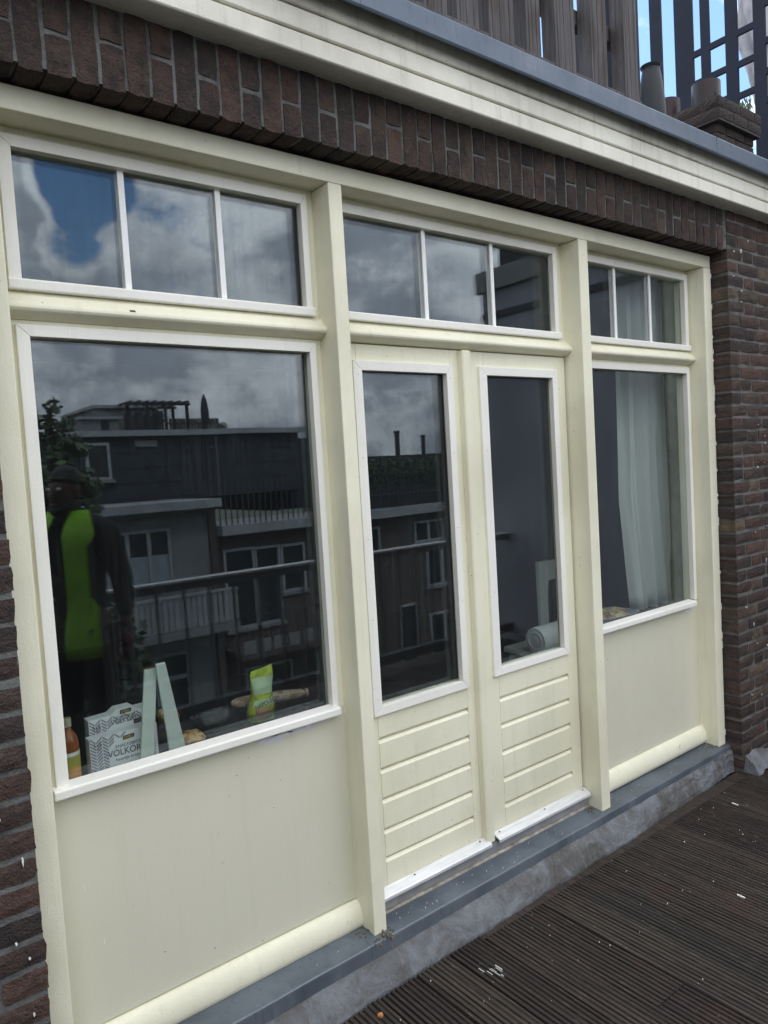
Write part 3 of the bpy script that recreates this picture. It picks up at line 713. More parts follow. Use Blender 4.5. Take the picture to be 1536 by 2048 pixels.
# pale cloth hung behind the trellis
rings = []
for i in range(24):
    z = 3.95 + 1.3 * i / 23; y0 = .715 + .115 * min(1, max(0, (z - 4.13) / .5)) ; r1 = []
    for k in range(14):
        u = k / 13; yy = y0 - u * .34
        r1.append((4.42 + .02 * math.sin(u * 21 + z * 9) + .012 * noise.noise(Vector((u * 9, z * 14, 0))), yy, z))
    rings.append(r1)
m = M['cloth'] = simple('pale_grey_cloth', (.62, .62, .65), (.5, .5, .54), 12, .9)
cl = obj('hanging_cloth', MB().loft(rings, closed=False, caps=False), m, smooth=True); tag(cl, 'crinkled pale grey cloth hanging behind the steel trellis', 'cloth')
sm = cl.modifiers.new('thickness', 'SOLIDIFY'); sm.thickness = .004
# --- chimney with pots
M['chimbrick'] = brick_mat('chimney_brick', [(.028, .021, .020), (.042, .029, .025), (.034, .025, .023)], .5)
ch = thing('chimney', (3.4, .75, 3.02), 'dark brick chimney stack with a stepped top and two glazed pots', 'chimney')
CX0, CX1, CY0, CY1 = 3.08, 3.55, .33, 1.25
obj('stack', MB().box(CX0 + .012, CX1 - .012, CY0 + .012, CY1 - .012, 3.0, 3.58), M['mortar'], ch)
CB = [brick_mesh(.20, .058, .09, 90 + i, 'chimbrick') for i in range(3)]
for r_ in range(10):
    z = 3.08 + .0655 * r_; o = 0.0 if r_ < 8 else .035
    for L0, L1, ax in ((CX0 - o, CX1 + o, 0), (CY0 - o, CY1 + o, 1)):
        n_ = round((L1 - L0) / .21); bl = (L1 - L0) / n_; sh = bl * .5 if r_ % 2 else 0
        cuts = [L0] + [L0 + sh + bl * q for q in range(0 if sh else 1, n_)] + [L1]
        for q0, q1 in zip(cuts, cuts[1:]):
            sc_ = (q1 - q0 - .009) / .20; c_ = (q0 + q1) / 2
            if ax == 0: inst('brick', rnd.choice(CB), ch, (c_, CY0 - o, z), (0, 0, 0), (sc_, 1, 1))
            else: inst('brick', rnd.choice(CB), ch, (CX0 - o, c_, z), (0, 0, -math.pi / 2), (sc_, 1, 1))
M['soot'] = simple('sooty_mortar', (.045, .04, .038), (.03, .027, .026), 12, .95)
obj('cap_slab', MB().box(CX0 - .028, CX1 + .028, CY0 - .028, CY1 + .03, 3.56, 3.702), M['soot'], ch)
M['pot'] = simple('brown_glazed_clay', (.022, .011, .012), (.013, .008, .009), 9, .42, 0, (1, 1, .2), spec=.3)
for y in (.45, .72): obj('chimney_pot', MB().lathe([(.085, 3.71), (.085, 3.86), (.078, 3.862), (.070, 3.86), (.068, 3.72)], 3.19, y, 22), M['pot'], ch, smooth=True)
wd = MB()
for cx, cy in ((3.16, .40), (3.42, .31), (3.47, .33)):
    for i in range(26):
        a = rnd.uniform(0, 6.28); l = rnd.uniform(.03, .08); p = (cx + rj(.03), cy + rj(.03), 3.705)
        q = (p[0] + math.cos(a) * l * .5, p[1] + math.sin(a) * l * .5, p[2] + l)
        wd.add([p, (p[0] + .006, p[1], p[2]), q, (q[0] - .004, q[1] + .004, q[2] - .01)], [(0, 1, 2), (0, 3, 2)])
tag(obj('weeds', wd, M['leaf'], kind='stuff'), 'small weeds growing on top of the chimney', 'weeds', kind='stuff')
obj('wall_coping', MB().box(3.80, 3.98, .1, 3, 3.02, 3.44), M['oldwood'], kind='structure')
# --- dark vase
vz = thing('vase', (1.87, .02, 3.03), 'dark grey flared vase standing between the slat fence and the chimney', 'vase')
M['vase'] = simple('dark_grey_glaze', (.020, .023, .027), (.015, .017, .020), 6, .55, spec=.3)
obj('body', MB().lathe([(.058, 3.03), (.062, 3.05), (.062, 3.19), (.059, 3.25), (.052, 3.32), (.044, 3.375), (.040, 3.393), (.041, 3.398), (.032, 3.398), (.030, 3.34)], 1.87, .02, 28), M['vase'], vz, smooth=True)
obj('rim', MB().lathe([(.040, 3.396), (.048, 3.406), (.049, 3.411), (.040, 3.412), (.033, 3.407)], 1.87, .02, 28), M['vase'], vz, smooth=True)

# ================================================================== inside the room
ctr = thing('counter', (-.55, .5, 0), 'black glossy kitchen counter inside the large left window', 'counter')
obj('worktop', MB().box(-1.45, .02, .155, .86, .705, .742), M['counter'], ctr, bevel=.003); obj('cabinet', MB().box(-1.45, .0, .155, .80, -.03, .703), M['roomdark'], ctr)
ctr2 = thing('counter', (1.8, .4, 0), 'low black shelf inside the curtained right window', 'counter')
obj('worktop', MB().box(1.57, 2.30, .155, .45, .68, .715), M['counter'], ctr2, bevel=.003); obj('cabinet', MB().box(1.62, 2.28, .155, .42, -.03, .678), M['roomdark'], ctr2)
ZC = .742
# bottle
bt = thing('juice_bottle', (-.925, .215, ZC), 'orange juice bottle with a beige cap in the window corner', 'bottle')
def liquid():
    m, t, b = newmat('amber_juice', .12); v = coords(t)
    LK(t, MIXC(t, RANGE(t, NOISE(t, v, 20, 3), .3, .7), (.30, .085, .02), (.22, .06, .015)), b.inputs['Base Color']); return m
M['juice'] = liquid(); M['capbeige'] = simple('beige_cap', (.42, .38, .27), (.36, .32, .22), 9, .5); M['labo'] = simple('orange_label', (.75, .26, .06), (.62, .33, .05), 30, .5); M['laby'] = simple('yellow_label', (.50, .42, .05), (.36, .34, .08), 40, .5)
bx, by = -.926, .222
obj('body', MB().lathe([(.026, ZC), (.029, ZC + .004), (.029, ZC + .105), (.0285, ZC + .112), (.026, ZC + .128), (.019, ZC + .142), (.0125, ZC + .150), (.0118, ZC + .160), (.004, ZC + .160)], bx, by, 24), M['juice'], bt, smooth=True)
obj('cap', MB().lathe([(.0135, ZC + .161), (.0135, ZC + .183), (.0125, ZC + .185), (.002, ZC + .185)], bx, by, 24), M['capbeige'], bt)
for nme, z0, z1, mm in (('label', .008, .048, 'labo'), ('label', .048, .080, 'laby'), ('label_band', .080, .090, 'white')):
    obj(nme, MB().lathe([(.0294, ZC + z0), (.0298, ZC + z0), (.0298, ZC + z1), (.0294, ZC + z1)], bx, by, 24), M[mm], bt, smooth=True)
# crispbread boxes
def carton(lab, x0, x1, yf, z0, z1, bulge, big, zt):
    t = thing('crispbread_box', ((x0 + x1) / 2, yf, z0), lab, 'box', 'crispbread boxes')
    xm = lerp(x0, x1, .56); w = .045
    top = [(x0, z1 - .004), (xm - w, z1 - .002), (xm - w * .55, z1 + bulge), (xm + w * .45, z1 + bulge), (xm + w * .8, z1), (x1, z1)]
    obj('carton', MB().prism_y([(x0, z0), (x1, z0)] + top[::-1], yf, yf + .045), M['card'], t, bevel=.0008)
    pat = MB(); cw = .0175; ncol = int((x1 - x0) / cw)
    for cidx in range(ncol):
        xa = x0 + .001 + cidx * cw; s = 1 if cidx % 2 else -1; z = z0 + .003
        while z < z1 - .012:
            u = (xa + cw / 2 - x0) / (x1 - x0); hh = (z - z0) / (z1 - z0)
            inside = u < .24 or (hh > .80 and u > .2 and big) or ((u - .62) ** 2 / .16 + (hh - .38) ** 2 / .27 > 1.0 and hh > .2 and u < .6) or (u > .92)
            if inside:
                d = .013 * s
                pat.prism_y([(xa + .0006, z - d / 2), (xa + cw - .0014, z + d / 2), (xa + cw - .0014, z + .0062 + d / 2), (xa + .0006, z + .0062 - d / 2)], yf - .0004, yf + .0004)
            z += .0095
    if pat.v: obj('printed_pattern', pat, M['pgrey'], t, kind='stuff')
    rx = (math.pi / 2, 0, 0); yt = yf - .0006; e, kz, vz_, hz, vsz = zt
    obj('emblem', MB().prism_y([(xm - .017, z1 + e - .006), (xm + .017, z1 + e - .004), (xm + .018, z1 + e + .007), (xm - .016, z1 + e + .006)], yf - .0006, yf), M['pblack'], t)
    text('lettering', 'JUMBO', .0085, M['pyellow'], t, (xm, yf - .0008, z1 + e + .0006), rx)
    text('lettering', 'KNÄCKEBRÖD', vsz * .48, M['ptext'], t, (xm, yt, z1 + kz), rx, sx=.9)
    text('lettering', 'VOLKOREN', vsz, M['ptext'], t, (xm + .002, yt, z1 + vz_), rx, sx=.88, ext=.0004)
    if big: obj('printed_block', MB().box(xm + .022, x1 - .004, yf - .0005, yf, z1 - .052, z1 - .030), M['ptext'], t)
    else:
        text('lettering', 'heerlijk krokant', .0135, M['ptext'], t, (xm + .002, yt, z1 + hz), rx)
        obj('printed_bread', MB().prism_y([(xm - .01, z0 + .003), (x1 - .012, z0 + .003), (x1 - .012, z0 + .024), (xm + .03, z0 + .014)], yf - .0005, yf), M['cardbrown'], t)
    text('lettering', '5x5', .016, M['pblack'], t, (x0 + .022, yt - .0006, z1 - (.030 if big else .022)), rx)
    text('lettering', 'STUKS', .006, M['pblack'], t, (x0 + .022, yt - .0006, z1 - (.041 if big else .034)), rx)
    return t
carton('front crispbread box printed VOLKOREN in grey herringbone print', -.872, -.672, .205, ZC, ZC + .110, .0, False, (-.020, -.041, -.060, -.080, .028))
carton('taller crispbread box standing behind the other, its rounded tab raised', -.858, -.662, .252, ZC, ZC + .154, .012, True, (.0, -.014, -.027, 0, .020))
# two white strips leaning against the glass
M['strip'] = simple('pale_green_white_lacquer', (.56, .60, .56), (.50, .54, .50), 5, .4)
for lab, xt, xb, zt in (('white strip leaning left of the pair, its top chipped brown', -.690, -.722, ZC + .288), ('white strip leaning right of the pair with a bright cut end', -.665, -.620, ZC + .298)):
    t = thing('white_strip', (xb, .175, ZC), lab, 'wood strip', 'white strips leaning in the window')
    w = .019 if xt < -.68 else .015; wb = .021 if xt < -.68 else .026
    y0, y1 = .20 if xt < -.68 else .208, .168 if xt < -.68 else .150
    mb = MB().loft([[(xb - wb, y0 - .03, ZC), (xb + wb, y0 - .03, ZC), (xb + wb, y0 - .022, ZC), (xb - wb, y0 - .022, ZC)], [(xt - w, y1 + .0, zt), (xt + w, y1 + .0, zt), (xt + w, y1 + .008, zt), (xt - w, y1 + .008, zt)]])
    obj('board', mb, M['strip'], t, bevel=.0012)
    obj('cut_end', MB().box(xt - w + .001, xt + w - .001, y1 + .0005, y1 + .0075, zt, zt + .004), M['white'] if xt > -.68 else M['rust'], t)
# candy bag
bag = thing('candy_bag', (-.30, .245, ZC), 'yellow green candy bag standing behind the plastic trays', 'bag')
def bagm():
    m, t, b = newmat('yellow_green_foil', .28, .1); v = coords(t)
    s = N(t, 'ShaderNodeSeparateXYZ'); LK(t, v, s.inputs[0])
    c = MIXC(t, RANGE(t, NOISE(t, v, 25, 4), .4, .6), (.40, .46, .03), (.29, .36, .02))
    LK(t, c, b.inputs['Base Color']); bump(t, b, NOISE(t, v, 45, 4, .6, .6), .7, .01); return m
M['bag'] = bagm(); M['bagwhite'] = simple('pale_green_print', (.42, .52, .34), (.34, .44, .26), 22, .35); M['bagpurple'] = simple('purple_fruit_print', (.22, .08, .14), (.45, .25, .12), 45, .4)
bgx, bgy = -.286, .27
rings = []
for i in range(12):
    u = i / 11; z = ZC + .005 + .176 * u; hw = .047 - .008 * u + .005 * math.sin(u * 9); th = .030 * (1 - u ** 2.0) + .002
    sh = .015 * u; rr = []
    for k in range(16):
        a = 2 * math.pi * k / 16; cs, sn = math.cos(a), math.sin(a)
        rr.append((bgx + sh + hw * abs(cs) ** .7 * (1 if cs > 0 else -1), bgy + th * sn + .004 * noise.noise(Vector((a, u * 6, 0))), z + (.006 * cs if i == 11 else 0)))
    rings.append(rr)
obj('foil', MB().loft(rings), M['bag'], bag, smooth=True)
def bagpatch(u0, u1, a0, a1, mm, nm):
    rr = []
    for i in range(7):
        u = lerp(u0, u1, i / 6); z = ZC + .005 + .176 * u; hw = .047 - .008 * u + .005 * math.sin(u * 9); th = .030 * (1 - u ** 2.0) + .002; row = []
        for k in range(7):
            a = lerp(a0, a1, k / 6); cs, sn = math.cos(a), math.sin(a)
            row.append((bgx + .015 * u + hw * abs(cs) ** .7 * (1 if cs > 0 else -1), bgy + th * sn - .0022 + .004 * noise.noise(Vector((a % 6.283, u * 6, 0))), z))
        rr.append(row)
    obj(nm, MB().loft(rr, closed=False, caps=False), mm, bag, smooth=True)
bagpatch(.52, .84, math.pi * 1.12, math.pi * 1.86, M['bagwhite'], 'printed_field'); bagpatch(.30, .42, math.pi * 1.2, math.pi * 1.9, M['bagwhite'], 'printed_field'); bagpatch(.06, .26, math.pi * 1.3, math.pi * 1.6, M['bagpurple'], 'printed_fruit')
text('lettering', 'NAPOLEON', .021, M['pblack'], bag, (bgx + .008, bgy - .040, ZC + .070), (math.pi / 2 - .12, -.22, 0), sx=.85)
# pastry trays
def tray(name, lab, cx, cy, w, d, h, z, group, food=None):
    t = thing(name, (cx, cy, z), lab, 'food tray', group)
    mb = MB(); rr = []
    for u, s in ((0, .82), (.15, .86), (.85, .98), (1, 1.06), (1.02, 1.0), (.9, .95), (.12, .80)):
        rr.append([(cx + w / 2 * s * math.copysign(abs(math.cos(a)) ** .4, math.cos(a)), cy + d / 2 * s * math.copysign(abs(math.sin(a)) ** .4, math.sin(a)), z + h * u) for a in [2 * math.pi * i / 20 for i in range(20)]])
    obj('tray', mb.loft(rr), M['clear'] if name != 'food_container' else M['greyplastic'], t, smooth=True)
    if food:
        rr = []
        for u, s in ((.1, .75), (.7, .85), (1.15, .7), (1.35, .35), (1.38, .05)):
            rr.append([(cx + w / 2 * s * math.cos(a) * (1 + .12 * noise.noise(Vector((a * 2, u * 3, cx * 9)))), cy + d / 2 * s * math.sin(a), z + h * u * (1 + .25 * noise.noise(Vector((math.cos(a) * 2, math.sin(a) * 2, u + cx))))) for a in [2 * math.pi * i / 22 for i in range(22)]])
        obj('pastry', MB().loft(rr), food, t, smooth=True)
    return t
def pastry_mat(n, c1, c2, c3):
    m, t, b = newmat(n, .5); v = coords(t); x = NOISE(t, v, 38, 4, .6, .4)
    c = MIXC(t, RANGE(t, x, .42, .52), c1, c2); c = MIXC(t, RANGE(t, NOISE(t, v, 24, 4), .55, .6), c, c3)
    LK(t, c, b.inputs['Base Color']); bump(t, b, x, 1, .01); return m
M['pastry'] = pastry_mat('baked_pastry', (.42, .20, .05), (.62, .40, .18), (.06, .03, .02)); M['bread'] = pastry_mat('baguette_crust', (.40, .28, .20), (.50, .38, .29), (.30, .19, .13)); M['greyplastic'] = simple('grey_plastic', (.20, .22, .26), (.17, .19, .22), 5, .35)
tray('pastry_tray', 'small clear tray of dark topped pastry right behind the white strips', -.525, .50, .085, .12, .035, ZC, 'pastry trays on the counter', M['pastry'])
tray('pastry_tray', 'small clear tray of orange pastry close to the glass', -.545, .255, .10, .13, .022, ZC, 'pastry trays on the counter', M['pastry'])
tray('food_tray', 'long empty clear plastic tray below the candy bag', -.375, .285, .27, .17, .05, ZC, 'clear trays on the counter')
br = thing('baguette', (-.19, .36, ZC), 'pale baguette lying behind the long clear tray', 'bread')
obj('loaf', MB().tube([(-.345, .37, ZC + .052), (-.32, .37, ZC + .048), (-.24, .365, ZC + .042), (-.15, .355, ZC + .036), (-.075, .345, ZC + .030), (-.062, .343, ZC + .029)], [.008, .019, .021, .020, .016, .006], 12), M['bread'], br, smooth=True)
obj('bread_tip', MB().lathe([(.004, -.066), (.014, -.062), (.015, -.052), (.004, -.050)], .344, ZC + .029, 10, 'x'), M['bread'], br)
tray('food_container', 'grey oval plastic container of leftover food inside the right window', 1.74, .285, .30, .19, .055, .715, 'clear trays on the counter', pastry_mat('leftover_food', (.30, .20, .11), (.55, .42, .25), (.16, .07, .04)))
# chair with rolled towel
chr_ = thing('white_chair', (2.0, .85, 0), 'white plastic chair seen through the right door pane', 'chair')
for x in (1.86, 2.20):
    obj('leg', MB().loft([[(x - .03, .66, -.03), (x + .02, .66, -.03), (x + .02, .70, -.03), (x - .03, .70, -.03)], [(x - .028, .70, .42), (x + .03, .70, .42), (x + .03, .74, .42), (x - .028, .74, .42)]]), M['white'], chr_)
    obj('leg', MB().box(x - .02, x + .02, 1.05, 1.09, -.03, .42), M['white'], chr_)
obj('seat', MB().box(1.80, 2.30, .66, 1.10, .42, .455), M['white'], chr_, bevel=.01)
obj('back_support', MB().loft([[(2.12, 1.06, .455), (2.19, 1.06, .455), (2.19, 1.09, .455), (2.12, 1.09, .455)], [(2.14, 1.08, .72), (2.215, 1.08, .72), (2.215, 1.11, .72), (2.14, 1.11, .72)], [(2.15, 1.09, .93), (2.26, 1.09, .93), (2.26, 1.12, .93), (2.15, 1.12, .93)]]), M['white'], chr_, bevel=.004)
obj('back_rail', MB().box(2.24, 2.62, 1.09, 1.12, .80, .925), M['white'], chr_, bevel=.004)
tw = thing('rolled_towel', (2.0, .82, .455), 'rolled white towel lying on the white chair', 'towel')
rr = []; RX, RZ = 1.775, .537
for i in range(10):
    x = RX + .40 * i / 9; r0 = .078 * (1 if 0 < i < 9 else .93)
    rr.append([(x, .82 + (r0 + .006 * noise.noise(Vector((a, x * 6, 0)))) * math.cos(a), RZ + (r0 + .006 * noise.noise(Vector((a, x * 6, 4)))) * math.sin(a)) for a in [2 * math.pi * k / 28 for k in range(28)]])
M['towel'] = simple('white_terry', (.90, .90, .90), (.82, .82, .82), 30, .9)
obj('roll', MB().loft(rr), M['towel'], tw, smooth=True)
obj('rolled_end', MB().lathe([(.004, RX - .0035), (.020, RX - .003), (.022, RX - .0005), (.045, RX - .0008), (.047, RX - .004), (.050, RX - .004), (.052, RX - .0005), (.060, RX + .002)], .82, RZ, 24, 'x'), M['towel'], tw, smooth=True)
# round table
tb = thing('round_table', (.62, .85, -.03), 'dark round table just inside the double doors', 'table')
obj('table_top', MB().lathe([(.01, .44), (.34, .44), (.35, .452), (.34, .465), (.01, .465)], .66, .78, 40), M['counter'], tb); obj('pedestal', MB().lathe([(.2, -.03), (.2, -.01), (.03, .02), (.03, .44)], .66, .78, 16), M['roomdark'], tb)
# curtain
def cl_left(z):
    pts = [(2.6, 1.915), (2.0, 1.92), (1.34, 1.915), (.94, 1.965), (.70, 2.0), (.0, 2.03)]
    for (za, xa), (zb, xb) in zip(pts, pts[1:]):
        if za >= z >= zb: return lerp(xa, xb, (za - z) / (za - zb))
    return 2.0
rings = []
for i in range(26):
    z = 2.6 - 1.86 * i / 25; xl = cl_left(z); row = []
    for k in range(72):
        u = k / 71; x = lerp(xl, 2.52, u)
        f = math.sin(u * 58 + .5 * math.sin(z * 2)) * .5 + math.sin(u * 31 + 1.3) * .4 + .3 * math.sin(u * 97 + z)
        row.append((x, .50 + .030 * f * (1 + .15 * math.sin(z * 3)), z))
    rings.append(row)
# shifted back so the folds clear the shelf
cu = obj('curtain', MB().loft([[(x - .0, y - .20, z) for x, y, z in r] for r in rings], closed=False, caps=False), M['sheer'], smooth=True); tag(cu, 'white sheer curtain hanging in folds inside the right window', 'curtain')
sm = cu.modifiers.new('thickness', 'SOLIDIFY'); sm.thickness = .0012

# ================================================================== small things on the deck
sp = MB()
for i in range(46):
    x = rnd.uniform(-.4, 2.6); y = -.12 - abs(rnd.gauss(0, .35)) - .01; s = rnd.uniform(.0008, .0018) * (1.8 if rnd.random() < .08 else 1)
    sp.prism_z([(x - s, y - s), (x + s, y - s * .6), (x + s * .7, y + s), (x - s * .8, y + s * .8)], ZD - .002, ZD + .0022)
for i in range(9):
    x = .235 + rj(.035); y = -.20 - rnd.random() * .10; l = rnd.uniform(.01, .035)
    sp.prism_z([(x, y), (x + .002, y), (x + .003, y - l), (x + .001, y - l)], ZD - .001, ZD + .0022)
for x, y, l in ((1.24, -.60, .03), (1.95, -.22, .03), (2.0, -.55, .03), (.93, -.98, .05), (1.3, -.95, .014)):
    sp.prism_z([(x, y), (x + .007, y + .002), (x + .006, y - l), (x, y - l * .9)], ZD - .001, ZD + .003)
for i in range(40):
    x = rnd.uniform(-.4, 2.2); y = rnd.uniform(-.015, .05); s = rnd.uniform(.0006, .0015)
    sp.prism_z([(x - s, y - s), (x + s, y - s * .6), (x + s * .7, y + s), (x - s * .8, y + s * .8)], -.012, -.0045)
tag(obj('paint_flakes', sp, M['white'], kind='stuff'), 'white paint flakes scattered over the deck and sill', 'paint flakes', kind='stuff')
M['chip'] = simple('orange_wood', (.55, .24, .07), (.42, .17, .05), 40, .8)
wc = obj('wood_chip', MB().prism_z([(-.178, -.165), (-.168, -.160), (-.158, -.164), (-.162, -.176), (-.172, -.177)], ZD + .0005, ZD + .009), M['chip'], bevel=.001); tag(wc, 'small orange wood chip lying on the decking by the lead', 'wood chip')
M['bird'] = simple('bird_dropping', (.75, .73, .62), (.6, .58, .5), 60, .7)
# debris in the sill corners
db = MB()
for cx, cy in ((-.07, .05), (-.03, -.01), (1.215, .05), (2.23, .05), (2.28, .03)):
    for i in range(36):
        x, y, s = cx + rnd.gauss(0, .022), cy + rnd.gauss(0, .02), rnd.uniform(.001, .0028)
        db.box(x - s, x + s, y - s, y + s, -.012, -.004 + s * rnd.uniform(.3, 1.6))
M['crumb'] = simple('dirt_crumbs', (.22, .18, .12), (.08, .07, .06), 200, .9)
tag(obj('sill_dirt', db, M['crumb'], kind='stuff'), 'crumbs of dirt gathered in the sill corners', 'dirt', kind='stuff')

# ================================================================== terrace railing and party wall
rl = thing('terrace_railing', (0, -2.62, ZD), 'dark wooden terrace railing with a pale metal handrail cap, mirrored in the panes', 'railing')
M['railwood'] = simple('dull_grey_rail_wood', (.085, .085, .09), (.06, .06, .064), 9, .8)
M['railcap'] = simple('pale_metal_cap', (.60, .60, .60), (.50, .50, .50), 8, .4, .3)
obj('handrail_cap', MB().box(-5.8, 3.79, -2.665, -2.585, .880, .898), M['railcap'], rl, bevel=.003); obj('top_beam', MB().box(-5.8, 3.79, -2.655, -2.595, .828, .879), M['railwood'], rl)
obj('bottom_beam', MB().box(-5.8, 3.79, -2.65, -2.60, -.06, .02), M['railwood'], rl)
BAL = MB().box(-.008, .008, -.010, .010, 0, .806).mesh('baluster'); BAL.materials.append(M['railwood'])
x = -5.75
while x < 3.75: inst('baluster', BAL, rl, (x, -2.625, .021)); x += .19
pw = thing('party_wall', (XW + .1, -1.4, ZD), 'tall grey rendered party wall with a pale cap, mirrored in the right panes', 'wall')
obj('wall', MB().box(XW + .002, XW + .22, -2.82, -.0, -.2, 3.19), M['party'], pw); obj('cap', MB().box(XW - .04, XW + .26, -2.87, -.0, 3.191, 3.385), M['offwhite'], pw, bevel=.006)
obj('beam', MB().box(XW - .015, XW + .002, -2.82, -.16, 2.93, 2.99), M['slate'], pw)
shade_wall = thing('party_wall', (-3.1, -1.4, ZD), 'unseen grey wall added at the left end of the terrace to shade the frame', 'wall')  # out of view, added to darken the frame's left-facing sides
obj('wall', MB().box(-3.25, -3.0, -2.82, -.10, -.2, 3.19), M['party'], shade_wall); obj('cap', MB().box(-3.29, -2.96, -2.87, -.10, 3.191, 3.385), M['offwhite'], shade_wall, bevel=.006)
hs = thing('shed', (5.4, -3.0, 3.0), 'dark slatted roof shed beyond the party wall', 'shed')
obj('wall', MB().box(4.6, 7.6, -3.3, -.9, -10, 4.1), M['slate'], hs); obj('roof', MB().box(4.45, 7.8, -3.45, -.8, 4.1, 4.25), M['slate'], hs)

# ================================================================== houses across the courtyard
def window(parent, x0, x1, z0, z1, y, split=1, tl=None, frame_m='trim', blind=False):
    f = MB(); w = .07
    ring(f, x0, x1, z0, z1, x0 + w, x1 - w, z0 + w, z1 - w, y - .02, y + .07)
    for i in range(1, split): xm = lerp(x0, x1, i / split); f.box(xm - .045, xm + .045, y - .02, y + .068, z0 + w, z1 - w)
    if tl: f.box(x0 + w, x1 - w, y - .02, y + .066, tl - .05, tl + .05)
    o = obj('window', f, M[frame_m], parent)
    obj('window_pane', MB().box(x0 + w, x1 - w, y - .02, y + .015, z0 + w, z1 - w), M['darkpane'], o)
    obj('window_sill', MB().box(x0 - .06, x1 + .06, y - .02, y + .11, z0 - .08, z0 - .002), M['offwhite'], o)
    if blind: obj('window_blind', MB().box(x0 + w, x1 - w, y + .0155, y + .02, z0 + w, lerp(z0, tl or z1, .55)), M['blind'], o)
YA = -15.0
A = thing('house', (2.0, YA, -10), 'pale plastered house with a slate mansard roof across the courtyard', 'house', 'houses across the courtyard')
obj('wall', MB().box(-6, 6.28, -26, YA, -10, .85), M['offwhite'], A)
obj('side_pier', MB().box(6.28, 6.46, -26, YA + .12, -10, 1.04), M['oppbrick'], A)
obj('balcony_slab', MB().box(-6, 6.46, -26, YA + .55, .86, 1.06), M['trim'], A); obj('eaves_board', MB().box(-6, 6.2, YA, YA + .30, .77, .858), M['offwhite'], A)
rf = obj('roof', MB().box(-8, 10.3, -27, -17, 1.06, 2.77), M['slate'], A); obj('gutter', MB().box(-8, 10.4, -17, -16.75, 2.775, 2.92), M['trim'], rf); obj('roof_deck', MB().box(-8, 10.3, -27, -17, 2.78, 2.90), M['roof'], rf)
for r_ in range(4): obj('slate_row', MB().box(-8, 10.3, -17, -16.985 + .0, 1.15 + .4 * r_, 1.15 + .4 * r_ + .36), M['slate'], rf)
window(A, 4.02, 4.62, 1.68, 2.62, -16.9, 1)
obj('dormer', MB().box(3.9, 4.75, -17.2, -16.925, 1.5, 2.72), M['slate'], A)
window(A, 3.70, 5.28, -.94, .44, YA, 3, .0, 'trim', True); window(A, 1.4, 2.9, -.94, .44, YA, 3, .0, 'trim', True); window(A, 3.9, 5.5, -4.6, -2.6, YA, 2, -3.2); window(A, 1.2, 2.9, -4.6, -2.6, YA, 2, -3.2)
obj('slate_vent', MB().box(5.3, 5.9, -17, -16.93, 2.50, 2.66), M['offwhite'], A); obj('drain_pipe', MB().tube([(7.15, -16.9, 2.7), (7.15, -16.9, 1.55), (7.4, -16.85, 1.5)], .04), M['slate'], A)
bal = thing('balcony_fence', (4.5, YA + 1.1, -1.9), 'white balcony fence of upright boards on the pale house', 'fence')
obj('balcony_floor', MB().box(2.2, 6.4, YA, YA + 1.2, -2.05, -1.88), M['offwhite'], bal)
BB = MB().box(-.045, .045, -.015, .015, 0, .72).mesh('slat'); BB.materials.append(M['trim'])
x = 2.3
while x < 6.35: inst('slat', BB, bal, (x, YA + 1.15, -1.84)); x += .135
obj('rail', MB().box(2.2, 6.4, YA + 1.12, YA + 1.2, -1.11, -1.05), M['trim'], bal)
B = thing('house', (11, YA, -10), 'dark brick house with a roof terrace and white framed windows across the courtyard', 'house', 'houses across the courtyard')
obj('wall', MB().box(6.47, 26, -16.99, YA - .01, -10, .12), M['oppbrick'], B); obj('fascia', MB().box(6.47, 26, -16.99, YA + .45, .125, .37), M['trim'], B)
obj('upper_wall', MB().box(10.45, 26, -30, -19.0, .38, 2.0), M['slate'], B); obj('roof_parapet', MB().box(10.31, 11.25, -26, -17.2, 1.0, 2.62), M['slate'], B)
for i in range(110):
    obj('brick_course', MB().box(10.9, 26, YA - .02, YA + .004, -10 + .09 * i, -10 + .09 * i + .07), M['oppbrick'], B) if i % 2 == 0 and i > 20 else None
for x0, x1, z0, z1 in ((6.62, 7.5, -2.35, -.26), (7.48, 8.24, -2.35, -.28), (8.26, 9.02, -1.6, -.30), (9.4, 10.4, -1.6, -.3), (12.95, 14.15, -.80, -.14), (13.4, 14.6, -2.2, -1.0), (13.4, 14.6, -4.85, -3.05), (12.2, 12.9, -4.85, -2.6), (11.0, 11.6, -.9, -.14), (7.0, 8.4, -5.2, -3.4), (9.2, 10.4, -5.2, -3.4)):
    window(B, x0, x1, z0, z1, YA, 2 if x1 - x0 > 1.1 else 1)
rB = thing('roof_railing', (10, YA + .3, .37), 'dark metal railing along the brick house roof terrace', 'railing')
obj('rail', MB().box(6.5, 26, YA + .28, YA + .32, 1.38, 1.43), M['slate'], rB)
rb = MB().box(-.012, .012, -.012, .012, 0, 1.0).mesh('baluster'); rb.materials.append(M['slate'])
x = 6.5
while x < 17: inst('baluster', rb, rB, (x, YA + .3, .375)); x += .16
bb = thing('balcony', (8, YA + .7, -3), 'lower balcony with a pale board front on the brick house', 'balcony')
obj('balcony_floor', MB().box(6.5, 10.4, YA, YA + 1.0, -2.95, -2.80), M['oppbrick'], bb)
PB = MB().box(-.16, .16, -.02, .02, 0, .32).mesh('board'); PB.materials.append(M['offwhite'])
x = 6.7
while x < 10.4: inst('board', PB, bb, (x, YA + 1.0, -2.80)); x += .42
